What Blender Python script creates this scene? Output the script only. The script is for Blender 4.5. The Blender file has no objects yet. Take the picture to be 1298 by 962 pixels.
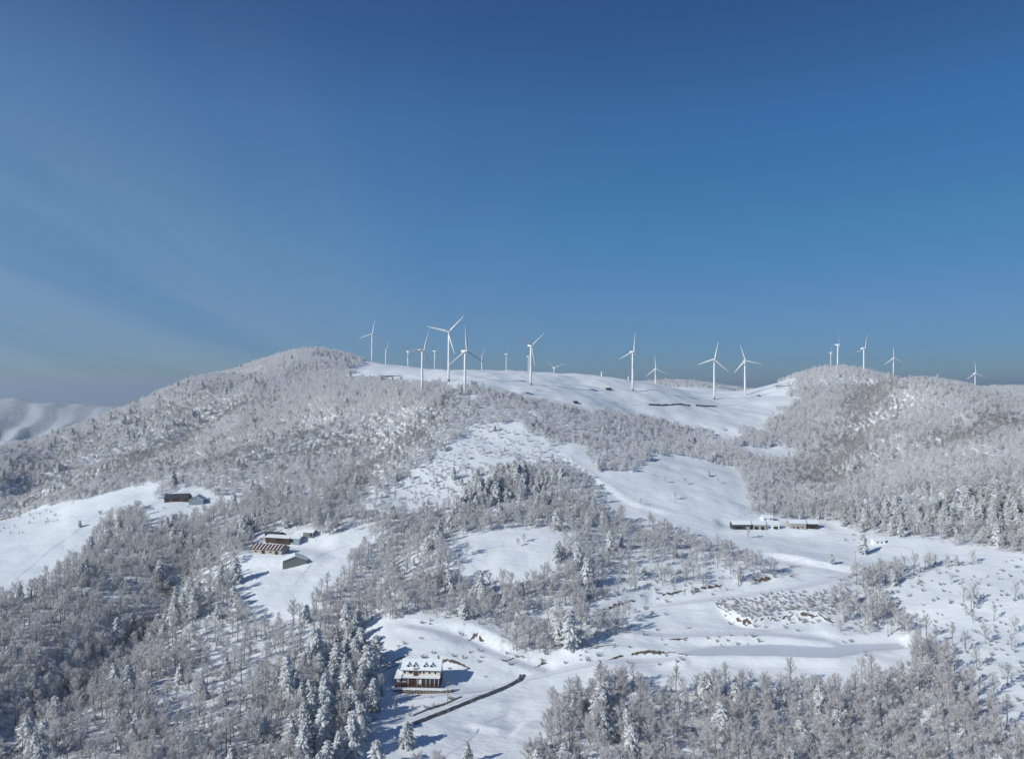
import bpy, bmesh, math, random
import numpy as np
from mathutils import Vector

# ------------------------------------------------------------------ camera, sky, sun, exposure
scene = bpy.context.scene
C = scene.collection
F, CX, HY = 927.0, 649.0, 490.0            # focal length in photo pixels, centre column, horizon row

cam_data = bpy.data.cameras.new('camera')
cam_data.sensor_fit = 'HORIZONTAL'
cam_data.sensor_width = 36.0
cam_data.lens = F / 1298.0 * 36.0
cam_data.clip_start = 1.0
cam_data.clip_end = 120000.0
cam = bpy.data.objects.new('camera', cam_data)
C.objects.link(cam)
cam.location = (0, 0, 0)
cam.rotation_euler = (math.radians(90) + math.atan((HY - 481.0) / F), 0, 0)
scene.camera = cam

SUN_AZ, SUN_EL = math.radians(239), math.radians(29)
world = bpy.data.worlds.new('World')
scene.world = world
world.use_nodes = True
wn, wl = world.node_tree.nodes, world.node_tree.links
bgn = wn['Background']
bgn.inputs[1].default_value = 0.10
sky = wn.new('ShaderNodeTexSky')
sky.sky_type = 'NISHITA'
sky.sun_disc = False
sky.sun_elevation = SUN_EL
sky.sun_rotation = SUN_AZ
sky.altitude = 1300
sky.air_density = 1.0
sky.dust_density = 0.2
sky.ozone_density = 1.6
# thin cirrus: streaky noise on a flat layer high above, thicker towards the west (left)
tc = wn.new('ShaderNodeTexCoord')
sep = wn.new('ShaderNodeSeparateXYZ'); wl.new(tc.outputs['Generated'], sep.inputs[0])
def wmath(op, a, b=None, c=None, clamp=False):
    n = wn.new('ShaderNodeMath'); n.operation = op; n.use_clamp = clamp
    for i, v in enumerate((a, b, c)):
        if v is None: continue
        if isinstance(v, (int, float)): n.inputs[i].default_value = v
        else: wl.new(v, n.inputs[i])
    return n.outputs[0]
zc = wmath('ADD', wmath('MAXIMUM', sep.outputs[2], 0.0), 0.16)
u_ = wmath('DIVIDE', sep.outputs[0], zc)
v_ = wmath('DIVIDE', sep.outputs[1], zc)
comb = wn.new('ShaderNodeCombineXYZ'); wl.new(u_, comb.inputs[0]); wl.new(v_, comb.inputs[1])
mapn = wn.new('ShaderNodeMapping'); wl.new(comb.outputs[0], mapn.inputs[0])
mapn.inputs['Rotation'].default_value = (0, 0, math.radians(-6))
mapn.inputs['Scale'].default_value = (1.5, 0.20, 1.0)
nz = wn.new('ShaderNodeTexNoise'); wl.new(mapn.outputs[0], nz.inputs['Vector'])
nz.inputs['Scale'].default_value = 1.1; nz.inputs['Detail'].default_value = 9; nz.inputs['Roughness'].default_value = 0.56
nz.inputs['Distortion'].default_value = 0.5
toward = wmath('ADD', wmath('MULTIPLY', sep.outputs[0], math.sin(SUN_AZ)), wmath('MULTIPLY', sep.outputs[1], math.cos(SUN_AZ)))
west = wn.new('ShaderNodeMapRange'); wl.new(toward, west.inputs[0])
west.inputs[1].default_value = -0.80; west.inputs[2].default_value = 0.75
west.inputs[3].default_value = 0.0; west.inputs[4].default_value = 1.0
west.interpolation_type = 'SMOOTHSTEP'
low = wn.new('ShaderNodeMapRange'); wl.new(sep.outputs[2], low.inputs[0])
low.inputs[1].default_value = 0.44; low.inputs[2].default_value = 0.16
low.inputs[3].default_value = 0.14; low.inputs[4].default_value = 1.0
streak = wn.new('ShaderNodeMapRange'); wl.new(nz.outputs[0], streak.inputs[0])
streak.inputs[1].default_value = 0.30; streak.inputs[2].default_value = 0.80
veil = wmath('MULTIPLY', wmath('MULTIPLY', west.outputs[0], low.outputs[0]), wmath('ADD', wmath('MULTIPLY', streak.outputs[0], 0.75), 0.12))
veil = wmath('MULTIPLY', veil, 0.66, clamp=True)
tint = wn.new('ShaderNodeMix'); tint.data_type = 'RGBA'; tint.blend_type = 'MULTIPLY'
tint.inputs['Factor'].default_value = 1.0
wl.new(sky.outputs[0], tint.inputs['A'])
# colour of the clear winter sky by height above the horizon, the same all round
el = wn.new('ShaderNodeValToRGB'); wl.new(sep.outputs[2], el.inputs[0])
e_ = el.color_ramp.elements
e_[0].position = 0.0; e_[0].color = (0.22, 0.34, 0.55, 1)
e_[1].position = 0.60; e_[1].color = (0.29, 0.51, 0.81, 1)
for pos, col_ in ((0.05, (0.24, 0.40, 0.66, 1)), (0.10, (0.29, 0.47, 0.71, 1)), (0.20, (0.29, 0.60, 0.82, 1)), (0.34, (0.30, 0.65, 0.95, 1)), (0.45, (0.30, 0.54, 0.84, 1))):
    k_ = e_.new(pos); k_.color = col_
wl.new(el.outputs[0], tint.inputs['B'])
# the sky is deeper blue on the side away from the sun
away = wn.new('ShaderNodeMapRange'); wl.new(toward, away.inputs[0])
away.inputs[1].default_value = -0.95; away.inputs[2].default_value = -0.35; away.inputs[3].default_value = 0.74; away.inputs[4].default_value = 1.0
deep = wn.new('ShaderNodeMix'); deep.data_type = 'RGBA'; deep.blend_type = 'MULTIPLY'; deep.inputs['Factor'].default_value = 1.0
wl.new(tint.outputs['Result'], deep.inputs['A']); wl.new(away.outputs[0], deep.inputs['B'])
tint = deep
cm = wn.new('ShaderNodeMix'); cm.data_type = 'RGBA'
wl.new(veil, cm.inputs['Factor']); wl.new(tint.outputs['Result'], cm.inputs['A'])
cm.inputs['B'].default_value = (4.9, 5.7, 6.2, 1)
wl.new(cm.outputs['Result'], bgn.inputs[0])

sun_data = bpy.data.lights.new('sun', 'SUN')
sun_data.energy = 3.8
sun_data.angle = math.radians(0.5)
sun_data.color = (1.0, 0.982, 0.925)
sun = bpy.data.objects.new('sun', sun_data)
C.objects.link(sun)
to_sun = Vector((math.sin(SUN_AZ) * math.cos(SUN_EL), math.cos(SUN_AZ) * math.cos(SUN_EL), math.sin(SUN_EL)))
sun.rotation_euler = to_sun.to_track_quat('Z', 'Y').to_euler()

vs = scene.view_settings
vs.view_transform = 'Standard'
vs.look = 'None'
vs.exposure = 0.09
vs.gamma = 1.0
vs.use_curve_mapping = False
scene.cycles.max_bounces = 8
scene.cycles.diffuse_bounces = 6
scene.cycles.glossy_bounces = 2
scene.cycles.transmission_bounces = 6
scene.cycles.volume_bounces = 0
scene.cycles.use_denoising = True

rng = random.Random(11)
nrng = np.random.default_rng(5)

# ------------------------------------------------------------------ the lie of the land
# surveyed spots: photo column, photo row, distance in metres
SPOTS = [
 # valley floor, guest house, lower road
 (530,872,320),(600,900,300),(550,930,282),(480,962,265),(650,930,283),(640,962,266),(480,872,316),(620,860,328),
 (690,850,333),(480,805,352),(560,790,362),(600,810,352),(640,800,360),(600,745,396),(540,745,395),(680,770,378),
 # lower right wood, pond, terraces
 (760,830,338),(900,830,343),(1000,822,348),(1100,815,352),(900,905,298),(900,962,262),(1100,905,293),(1100,962,258),
 (750,905,298),(750,962,264),(1000,790,372),(1130,790,372),(850,785,378),(800,762,392),(1000,750,398),(900,728,420),(1050,725,420),
 (1000,700,455),(985,672,508),(1110,688,470),(1200,702,440),(1298,690,440),(1298,760,368),(1250,850,308),(1298,930,262),(1180,790,365),
 (1450,760,360),(1450,930,260),(1450,660,450),
 # middle fields
 (640,735,402),(640,700,430),(640,672,458),(570,700,425),(710,690,440),(790,690,448),(700,640,512),(640,605,556),(560,582,588),(520,632,528),
 (460,652,492),(600,548,635),(750,562,640),(830,622,556),(930,640,538),(800,660,498),(880,590,635),(950,572,715),(640,520,672),
 (600,507,690),(540,512,675),(500,540,650),(450,580,610),(720,520,722),(800,533,765),(880,545,785),(930,543,800),
 # plateau with the turbines
 (675,493,811),(804,497,890),(906,503,985),(945,500,1050),(820,514,836),(740,503,800),(480,480,890),(450,474,960),(569,481,800),
 (480,463,1180),(530,469,1000),(560,468,1060),(640,469,1030),(700,474,1000),(760,479,1050),(850,489,1150),(930,498,1180),
 # farm and left fields
 (350,705,446),(440,700,448),(370,735,416),(330,755,398),(300,715,440),(230,636,556),(305,633,556),(60,695,476),(0,742,416),(150,645,548),(190,618,600),
 (30,662,560),(-200,720,470),(-200,680,560),(0,690,500),
 # lower left wood
 (250,700,462),(190,780,396),(100,860,330),(0,938,276),(100,730,424),(30,800,358),(0,870,308),(330,790,378),(300,860,320),(420,870,312),
 (200,940,272),(430,770,382),(340,940,270),(-150,870,310),(-150,960,262),(-200,800,370),(240,800,374),
 # left mountain
 (400,444,1150),(350,457,1090),(300,470,1050),(200,499,950),(120,527,860),(60,549,800),(0,568,750),(-150,615,680),(440,451,1170),(470,461,1240),
 (0,610,690),(0,648,645),(100,590,720),(200,560,750),(300,500,860),(400,470,960),(400,520,740),(300,570,640),(200,600,640),(100,615,660),(400,600,590),
 (300,630,570),(420,640,510),(500,600,570),(450,500,790),
 # right mountain
 (985,487,1130),(1020,474,1130),(1050,468,1110),(1090,470,1090),(1112,485,1000),(1150,484,850),(1190,487,850),(1230,500,830),(1270,515,780),(1298,526,750),
 (1450,560,700),(1000,520,890),(1060,510,900),(1080,545,790),(1150,540,720),(1250,565,630),(1050,600,650),(1200,620,545),(1298,600,556),(1100,650,535),(980,560,760),
 (1180,500,790),(1100,505,880),(1020,575,720),
]
HID = [  # hidden ground behind the crests and behind the camera: x, y, z
 (0,60,-150),(-200,60,-150),(200,60,-148),(0,-200,-160),(-500,0,-150),(500,0,-140),(-260,180,-142),(260,180,-134),(0,190,-143),
 (-330,1500,-40),(-100,1500,-20),(200,1500,-30),(450,1500,-40),(-700,1400,-70),(-900,1100,-110),(750,1200,-60),(900,900,-60),(-900,700,-190),(-650,1000,-120),(-560,920,-85),(-850,1000,-190),
 (-300,2000,-150),(300,2000,-150),(900,1900,-150),(-1300,1500,-220),(-1400,800,-220),(1300,1200,-120),(1300,600,-80),(-1000,300,-190),(1000,300,-100),
 (-950,1250,-200),(-1100,1500,-260),(-800,1150,-150),(700,980,-60),(640,1020,-35),(600,930,-20),(780,950,-80),(620,880,-20),(0,2600,-250),(1300,2600,-250),(-1500,2600,-300),
]
pts = [((p - CX) / F * d, d, -(q - HY) / F * d) for p, q, d in SPOTS] + HID
pts = np.array(pts, float)
SC = 400.0
def kern(r2): return 0.5 * r2 * np.log(r2 + 1e-9)
P = pts[:, :2] / SC
n = len(P)
K = kern(((P[:, None] - P[None]) ** 2).sum(2)) + np.eye(n) * 0.0025
A = np.zeros((n + 3, n + 3)); A[:n, :n] = K; A[:n, n] = 1; A[:n, n + 1:] = P; A[n, :n] = 1; A[n + 1:, :n] = P.T
W = np.linalg.solve(A, np.concatenate([pts[:, 2], np.zeros(3)]))
def base_height(x, y):
    q = np.stack([x, y], -1).reshape(-1, 2) / SC
    out = np.empty(len(q))
    for i in range(0, len(q), 20000):
        s = q[i:i + 20000]
        r2 = (s[:, 0:1] - P[None, :, 0]) ** 2 + (s[:, 1:2] - P[None, :, 1]) ** 2
        out[i:i + 20000] = kern(r2) @ W[:n] + W[n] + s @ W[n + 1:]
    return out.reshape(x.shape)

_tab = nrng.random((512, 512))
def vnoise(x, y):
    xi = np.floor(x).astype(int); yi = np.floor(y).astype(int)
    fx = x - xi; fy = y - yi
    fx = fx * fx * (3 - 2 * fx); fy = fy * fy * (3 - 2 * fy)
    a = _tab[xi % 512, yi % 512]; b = _tab[(xi + 1) % 512, yi % 512]
    c = _tab[xi % 512, (yi + 1) % 512]; d = _tab[(xi + 1) % 512, (yi + 1) % 512]
    return (a * (1 - fx) + b * fx) * (1 - fy) + (c * (1 - fx) + d * fx) * fy - 0.5
def fbm(x, y, scale, octv=4, gain=0.5):
    s = 0; a = 1.0
    for o in range(octv):
        k = 2 ** o / scale
        s = s + a * vnoise(x * k + 37.1 * o, y * k + 11.7 * o); a *= gain
    return s
def smooth(e0, e1, v):
    t = np.clip((v - e0) / (e1 - e0), 0, 1); return t * t * (3 - 2 * t)

# polar sheet: fine near by, coarse towards the horizon
ANG = np.radians(np.arange(-60, 60.01, 0.25))
R1 = 110 * np.exp(0.005 * np.arange(0, 640))
R2 = R1[-1] * np.exp(0.014 * np.arange(1, 200))
RAD = np.concatenate([R1, R2])
NR, NA = len(RAD), len(ANG)
GX = RAD[:, None] * np.sin(ANG)[None]; GY = RAD[:, None] * np.cos(ANG)[None]
near = RAD < 3300
GZ = np.zeros((NR, NA))
GZ[near] = base_height(GX[near], GY[near])
relief = smooth(520, 800, RAD)[:, None]
GZ += fbm(GX, GY, 90, 4) * (2.2 + 6.0 * relief) + fbm(GX + 900, GY, 14, 3) * 0.85 + fbm(GX - 500, GY * 1.6, 40, 3) * 1.1
ridge = 1 - np.abs(fbm(GX, GY + 300, 1500, 5, 0.55)) * 2.4
far = -430 + 330 * np.clip(ridge, 0, 1.2) ** 2 - 25 * smooth(6000, 30000, RAD)[:, None]
# a long range across the valley to the west, spurs running down towards us
u = GX + 0.35 * GY; v = GY - 4600 - 0.12 * GX + 260 * fbm(GX, GY, 1600, 3)
crest = -56 + 22 * fbm(GX + 77, 0 * GY + 3, 700, 4) - 0.10 * np.clip(GX + 2950, 0, 900)
dd_ = np.abs(v)
spur = np.abs(((u / 190 + 1.3 * fbm(GX, GY, 900, 4)) % 1.0) - 0.5) * 2
range_ = crest - 0.16 * dd_ - 46 * spur ** 0.8 * smooth(60, 900, dd_) + 34 * fbm(GX, GY, 300, 5, 0.6) - 12
lower = crest - 120 - 0.15 * np.abs(GY - 3300 + 200 * fbm(GX, GY + 50, 900, 2)) - 70 * np.abs(((u / 330 + 1.1 * fbm(GX, GY + 99, 700, 4)) % 1.0) - 0.5) * 2
far = far - 560 * smooth(6200, 9500, RAD)[:, None]
far = np.where((GX < -900) & (RAD[:, None] < 6800), np.maximum(np.maximum(range_, lower), -420 + 60 * fbm(GX, GY, 500, 4)), np.minimum(far, -120))
wfar = smooth(1700, 2900, RAD)[:, None]
GZ = GZ * (1 - wfar) + far * wfar
GZ = np.where(RAD[:, None] > 1700, np.minimum(GZ, -0.0125 * RAD[:, None]), GZ)

KNOLLS = [(848,1600,10.0,95),(905,1620,-2.0,80),(1292,1500,-2.0,120)]     # low wooded rises seen over the saddle and past the right hill
for px_, d_, top_, wd_ in KNOLLS:
    rr = np.hypot(GX - (px_ - CX) / F * d_, (GY - d_) * 0.7)
    GZ = np.maximum(GZ, np.where(rr < wd_ * 3, top_ - 9.0 * (rr / wd_) ** 2, -9999))
def row_of(r):
    a = np.log(np.maximum(r, 110) / 110) / 0.005
    b = 639 + np.log(np.maximum(r, 110) / R1[-1]) / 0.014
    return np.clip(np.where(r <= R1[-1], a, b), 0, NR - 1.001)
def sample(G, x, y):
    x = np.asarray(x, float); y = np.asarray(y, float)
    r = np.hypot(x, y); t = row_of(r)
    c = np.clip((np.arctan2(x, y) - ANG[0]) / (ANG[1] - ANG[0]), 0, NA - 1.001)
    i = t.astype(int); j = c.astype(int); f = t - i; g = c - j
    return (G[i, j] * (1 - g) + G[i, j + 1] * g) * (1 - f) + (G[i + 1, j] * (1 - g) + G[i + 1, j + 1] * g) * f
def ground(x, y): return sample(GZ, x, y)
def gz(x, y): return float(sample(GZ, np.array([x]), np.array([y]))[0])
def spot(px, py, lim=1500):
    """where the sight line through that spot of the photograph meets the land"""
    dx, dz = (px - CX) / F, -(py - HY) / F
    d = np.arange(200, lim, 1.0)
    g = ground(dx * d, d)
    h = np.nonzero(g >= dz * d)[0]
    k = h[0] if len(h) else int(np.argmin(dz * d - g))
    return np.array([dx * d[k], d[k], g[k]])
def line(pp, step=6, it=2):
    """photo polyline -> points on the land about step metres apart"""
    q = np.array([spot(*p) for p in pp])[:, :2]
    out = [q[0]]
    for a, b in zip(q[:-1], q[1:]):
        m = max(1, int(np.hypot(*(b - a)) / step))
        for k in range(1, m + 1): out.append(a + (b - a) * k / m)
    out = np.array(out)
    for _ in range(it):
        s = out.copy(); s[1:-1] = (out[:-2] + 2 * out[1:-1] + out[2:]) / 4; out = s
    return out
def inside(poly, x, y):
    r = np.zeros(x.shape, bool); m = len(poly)
    for i in range(m):
        x0, y0 = poly[i][:2]; x1, y1 = poly[(i + 1) % m][:2]
        if y0 == y1: continue
        c = ((y0 > y) != (y1 > y)) & (x < (x1 - x0) * (y - y0) / (y1 - y0) + x0)
        r ^= c
    return r
def seg_dist(pl, x, y):
    """distance to a polyline, signed side, and the index along it"""
    best = np.full(x.shape, 1e9); side = np.zeros(x.shape); idx = np.zeros(x.shape)
    for i in range(len(pl) - 1):
        a = pl[i]; e = pl[i + 1] - a; L2 = e @ e + 1e-9
        t = np.clip(((x - a[0]) * e[0] + (y - a[1]) * e[1]) / L2, 0, 1)
        dx = x - a[0] - t * e[0]; dy = y - a[1] - t * e[1]
        d = np.hypot(dx, dy); m = d < best
        best = np.where(m, d, best); idx = np.where(m, i + t, idx)
        side = np.where(m, np.sign(e[0] * dy - e[1] * dx), side)
    return best, side, idx
def window(pl, pad):
    lo = pl.min(0) - pad; hi = pl.max(0) + pad
    return (GX > lo[0]) & (GX < hi[0]) & (GY > lo[1]) & (GY < hi[1])

hollow = np.zeros((NR, NA))
# gullies
for pp, dep, wid in [
    ([(262,690),(225,735),(185,790),(110,858),(40,905),(-40,960)], 7, 16),
    ([(640,648),(560,655),(505,690),(470,735),(440,780),(445,820)], 5, 13),
    ([(330,505),(250,540),(150,592),(60,630),(-40,660)], 9, 26),
    ([(500,535),(430,560),(330,582),(220,600),(120,625)], 5, 18),
    ([(1112,480),(1095,520),(1075,570),(1040,610)], 6, 24),
    ([(1298,530),(1240,545),(1190,560)], 6, 18),
    ([(560,520),(520,560),(470,600),(430,640)], 4, 15)]:
    pl = line(pp, 12); m = window(pl, wid * 3)
    d, s, i = seg_dist(pl, GX[m], GY[m])
    fade = smooth(0, 2, i) * 0.7 + 0.3
    GZ[m] -= dep * np.exp(-(d / wid) ** 2) * fade
    hollow[m] = np.maximum(hollow[m], 0.9 * np.exp(-(d / wid / 1.2) ** 2) * fade)
# folds: a near spur stands in front of the hollow behind it
for pp, amp, ln in [
    ([(318,502),(296,517),(248,556),(202,572),(146,588),(90,605),(0,640)], 30, 75),
    ([(450,528),(400,546),(354,561),(296,579),(257,593),(197,607),(120,628)], 24, 65),
    ([(385,462),(340,478),(280,505),(200,535),(120,566),(30,600)], 18, 55),
    ([(560,520),(520,552),(480,585),(440,612)], 15, 40),
    ([(1180,560),(1130,545),(1080,570),(1040,600)], 11, 35),
    ([(1112,482),(1130,500),(1150,530)], 7, 35),
    ([(1298,545),(1240,552),(1180,556)], 11, 35)]:
    pl = line(pp, 12); m = window(pl, ln * 5)
    d, s, i = seg_dist(pl, GX[m], GY[m])
    if pl[-1][0] < pl[0][0]: s = -s
    fade = smooth(0, 4, i) * smooth(-1, 3, len(pl) - 1 - i)
    t = np.tanh(s * d / 13)
    hollow[m] = np.maximum(hollow[m], fade * np.where(s > 0, np.clip(1.5 * np.exp(-d / ln / 0.5), 0, 1), 0))
    GZ[m] -= amp * fade * np.where(t > 0, t * np.exp(-d / ln), 0.35 * t * np.exp(-d / ln))
# scarps between the terraces: the far side stands higher
BANKS = [
    ([(742,772),(790,764),(850,752),(905,742),(960,733),(1000,727)], 2.2),
    ([(905,762),(930,785),(950,793),(990,783),(1030,778),(1060,790)], 2.4),
    ([(845,814),(890,811),(950,812),(1010,813),(1042,817)], 1.5),
    ([(700,842),(730,836),(790,830),(860,829)], 1.8),
    ([(500,855),(520,834),(560,832),(596,846)], 2.2),
    ([(490,832),(520,822),(560,818),(600,826)], 1.5),
    ([(550,792),(600,800),(640,818),(655,836)], 3.0),
    ([(524,904),(550,893),(585,884)], 1.2),
    ([(640,840),(700,832),(735,818)], 1.3),
    ([(960,700),(1040,716),(1130,724)], 1.5),
    ([(575,912),(610,924),(655,927)], 1.6),
    ([(560,905),(620,897),(690,884)], 0.9),
    ([(480,905),(500,890),(540,882)], 1.0),
    ([(610,845),(650,843),(685,846)], 0.9),
    ([(690,905),(660,915),(640,940)], 1.2),
    ([(700,570),(760,612),(800,640),(860,655)], 1.0)]
for pp, amp in BANKS:
    pl = line(pp, 5); m = window(pl, 40)
    d, s, i = seg_dist(pl, GX[m], GY[m])
    nx = len(pl) - 1
    fade = smooth(0, 3, i) * smooth(0, 3, nx - i)
    GZ[m] += amp * fade * np.tanh(s * d / 0.7) * np.exp(-d / 9)
# flats: levelled yards and the pond
def level(poly, soft=6, z=None):
    q = np.array([spot(*p) for p in poly])
    m = window(q[:, :2], soft * 2)
    d, _, _ = seg_dist(np.vstack([q[:, :2], q[:1, :2]]), GX[m], GY[m])
    ins = inside(q, GX[m], GY[m])
    w = np.where(ins, 1.0, 1 - smooth(0, soft, d))
    if z is None: z = float(q[:, 2].mean())
    GZ[m] = GZ[m] * (1 - w) + z * w
    return q, z
pond_poly = [(850,832),(900,823),(980,815),(1050,812),(1140,806),(1150,812),(1100,822),(1060,836),(960,838),(880,836)]
pond_q, pond_z = level(pond_poly, 5)
level([(498,876),(575,876),(572,858),(498,858)], 6)
level([(318,704),(398,706),(398,692),(322,690)], 16)
level([(920,672),(1042,672),(1042,662),(920,662)], 8)
ROADS = {   # name: (photo polyline, half width)
 'asphalt': ([(524,917),(560,902),(600,886),(640,872),(656,866),(668,860),(669,857),(662,854)], 1.9),
 'lower': ([(664,860),(700,851),(740,842),(800,836),(860,833)], 2.2),
 'behind': ([(516,793),(560,802),(600,815),(640,833),(690,849)], 2.2),
 'terrace': ([(830,768),(880,762),(950,753),(1010,745),(1060,733)], 2.4),
 'middle': ([(800,800),(850,806),(900,803),(960,801),(1010,806),(1045,812)], 2.4),
 'ridge': ([(520,480),(590,484),(650,485),(720,488),(780,492)], 2.6),
 'plateau': ([(690,497),(750,504),(820,512.5),(900,513.5),(950,508)], 2.6),
 'yard': ([(500,884),(560,880),(620,872),(655,863)], 2.0),
}
road_lines = {}
for nm, (pp, hw) in ROADS.items():
    pl = line(pp, 3, 7); road_lines[nm] = pl
    zc_ = ground(pl[:, 0], pl[:, 1])
    for _ in range(6): zc_[1:-1] = (zc_[:-2] + 2 * zc_[1:-1] + zc_[2:]) / 4
    m = window(pl, 14)
    d, s, i = seg_dist(pl, GX[m], GY[m])
    zr = np.interp(i, np.arange(len(pl)), zc_)
    w = 1 - smooth(hw + 0.6, hw + 5, d)
    GZ[m] = GZ[m] * (1 - w) + zr * w

# ------------------------------------------------------------------ what grows where
def photo_poly(pp): return np.array([spot(*p) for p in pp])
def plan_poly(pd): return np.array([((p - CX) / F * d, d) for p, d in pd])
PLATEAU = plan_poly([(415,930),(452,1010),(468,1230),(475,1400),(500,1900),(930,1900),(985,1130),(1000,1000),(985,900),(960,835),(920,800),(880,795),(800,775),(740,742),(690,728),(640,725),(600,725),(560,740),(500,780),(450,860)])
FIELDS = [photo_poly(p) for p in [
 [(-200,690),(0,657),(60,642),(120,630),(190,614),(205,620),(200,630),(185,642),(140,654),(125,676),(105,704),(70,730),(45,752),(0,764),(-200,785)],
 [(198,634),(260,628),(312,627),(312,636),(262,650),(225,664),(190,668),(180,650)],
 [(298,716),(312,700),(330,682),(400,682),(465,674),(462,688),(440,715),(420,742),(390,776),(360,788),(325,784),(298,760)],
 [(566,704),(585,680),(620,672),(680,670),(716,677),(708,712),(695,732),(650,746),(610,742),(570,728)],
 [(703,565),(732,562),(746,577),(760,592),(800,575),(860,578),(930,594),(947,622),(947,650),(925,684),(880,684),(830,668),(790,660),(768,662),(765,628),(735,597)],
 [(935,566),(985,565),(1012,573),(1000,583),(950,580)],
 [(885,665),(945,650),(1050,660),(1110,680),(1220,692),(1298,702),(1298,715),(1200,712),(1120,722),(1040,728),(970,722),(950,708),(930,700),(885,690)],
 [(738,768),(770,757),(880,750),(960,740),(1050,724),(1057,745),(1052,775),(1062,803),(1130,795),(1152,812),(1152,858),(1050,876),(960,874),(850,872),(780,866),(712,878),(694,890),(700,912),(690,935),(650,990),(440,990),(468,925),(488,872),(478,832),(446,806),(470,787),(540,780),(620,792),(640,828),(680,838),(740,820),(805,802),(795,787),(740,788)],
 [(980,492),(1000,486),(1000,494),(982,497)],
]]
SPARSE = [(photo_poly(p), v) for p, v in [
 ([(600,540),(630,537),(650,547),(700,562),(722,567),(737,592),(700,592),(660,597),(640,622),(590,645),(560,650),(520,655),(450,655),(468,634),(520,602),(570,562)], 0.24),
 ([(1190,722),(1298,704),(1450,700),(1450,930),(1298,945),(1240,890),(1190,815),(1150,790),(1110,745)], 0.05),
 ([(800,690),(880,700),(970,715),(950,735),(880,745),(800,755),(760,752),(770,720)], 0.38),
 ([(170,890),(330,775),(430,765),(385,840),(250,935)], 0.55),
 ([(600,512),(700,520),(800,538),(880,550),(930,560),(900,588),(860,574),(800,566),(740,557),(660,537),(610,530)], 0.62),
 ([(430,660),(470,672),(460,690),(440,690)], 0.15),
 ([(640,540),(655,535),(660,545),(648,552)], 0.0)]]
COPSES = [photo_poly(p) for p in [
 [(600,645),(588,625),(640,595),(680,588),(722,614),(762,634),(762,660),(700,668),(640,658)],
 [(740,578),(760,562),(800,560),(830,575),(800,598),(760,598)]]]
BRUSH = photo_poly([(908,764),(960,754),(1050,750),(1057,772),(1040,783),(985,788),(945,790),(918,778)])
CONIF = [(photo_poly(p), v) for p, v in [
 ([(380,990),(345,885),(400,825),(446,790),(480,800),(488,872),(468,925),(440,990)], 0.36),
 ([(1060,645),(1298,625),(1450,620),(1450,720),(1298,705),(1200,692),(1080,690)], 0.40),
 ([(20,905),(120,845),(290,712),(320,730),(200,835),(60,930)], 0.15),
 ([(640,990),(690,935),(705,880),(770,850),(800,880),(790,990)], 0.20),
 ([(600,645),(588,625),(640,595),(680,588),(722,614),(700,640)], 0.40),
 ([(300,700),(318,680),(330,660),(300,670),(280,700)], 0.6),
 ([(560,700),(590,660),(610,640),(580,640),(540,680),(520,720)], 0.35)]]
dens = np.where((RAD[:, None] < 1900), 1.0, 0.0) * np.ones((NR, NA))
conf = np.full((NR, NA), 0.045)
for q, v in CONIF: conf[inside(q, GX, GY)] = v
hill = smooth(700, 850, RAD)[:, None] * (GX < -50)
conf = np.maximum(conf, 0.30 * (fbm(GX, GY, 120, 3) > 0.22) * hill)
jx = GX + fbm(GX, GY, 70, 3) * 60; jy = GY + fbm(GX + 400, GY, 45, 4) * 75
dens[inside(PLATEAU, jx, jy) | (inside(PLATEAU, GX, GY) & (GY > 960))] = 0
for px_, d_, top_, wd_ in KNOLLS: dens[np.hypot(GX - (px_ - CX) / F * d_, GY - d_) < wd_ * 1.6] = 1.0
jx = GX + fbm(GX, GY, 9, 2) * 5; jy = GY + fbm(GX + 400, GY, 9, 2) * 5
for q, v in SPARSE: dens[inside(q, jx, jy)] = v
for q in FIELDS: dens[inside(q, jx, jy)] = 0
for q in COPSES: dens[inside(q, jx, jy)] = 0.75
dens = np.where((GY < 640) & (dens > 0.9), np.where((GX / GY < -0.2) | (GY < 330), 0.95, 0.82), dens)
brush = inside(BRUSH, jx, jy) * 1.0

# ------------------------------------------------------------------ materials
def new_mat(name):
    m = bpy.data.materials.new(name); m.use_nodes = True
    nt = m.node_tree; b = nt.nodes['Principled BSDF']
    b.inputs['Roughness'].default_value = 0.8
    b.inputs['Specular IOR Level'].default_value = 0.25
    return m, nt, b
def node(nt, kind, **kw):
    nd = nt.nodes.new(kind)
    for k, v in kw.items(): setattr(nd, k, v)
    return nd
def mixc(nt, fac, a, b):
    m = node(nt, 'ShaderNodeMix', data_type='RGBA')
    for key, v in (('Factor', fac), ('A', a), ('B', b)):
        if isinstance(v, (int, float)): m.inputs[key].default_value = v
        elif isinstance(v, tuple): m.inputs[key].default_value = (*v, 1)
        else: nt.links.new(v, m.inputs[key])
    return m.outputs['Result']
def noise(nt, scale, detail=4, rough=0.55, coord='Object'):
    t = node(nt, 'ShaderNodeTexCoord'); nz = node(nt, 'ShaderNodeTexNoise')
    nt.links.new(t.outputs[coord], nz.inputs['Vector'])
    nz.inputs['Scale'].default_value = scale; nz.inputs['Detail'].default_value = detail; nz.inputs['Roughness'].default_value = rough
    return nz.outputs[0]
def ramp(nt, src, lo, hi, a=0.0, b=1.0):
    r = node(nt, 'ShaderNodeMapRange'); nt.links.new(src, r.inputs[0])
    r.inputs[1].default_value = lo; r.inputs[2].default_value = hi; r.inputs[3].default_value = a; r.inputs[4].default_value = b
    return r.outputs[0]
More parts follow.
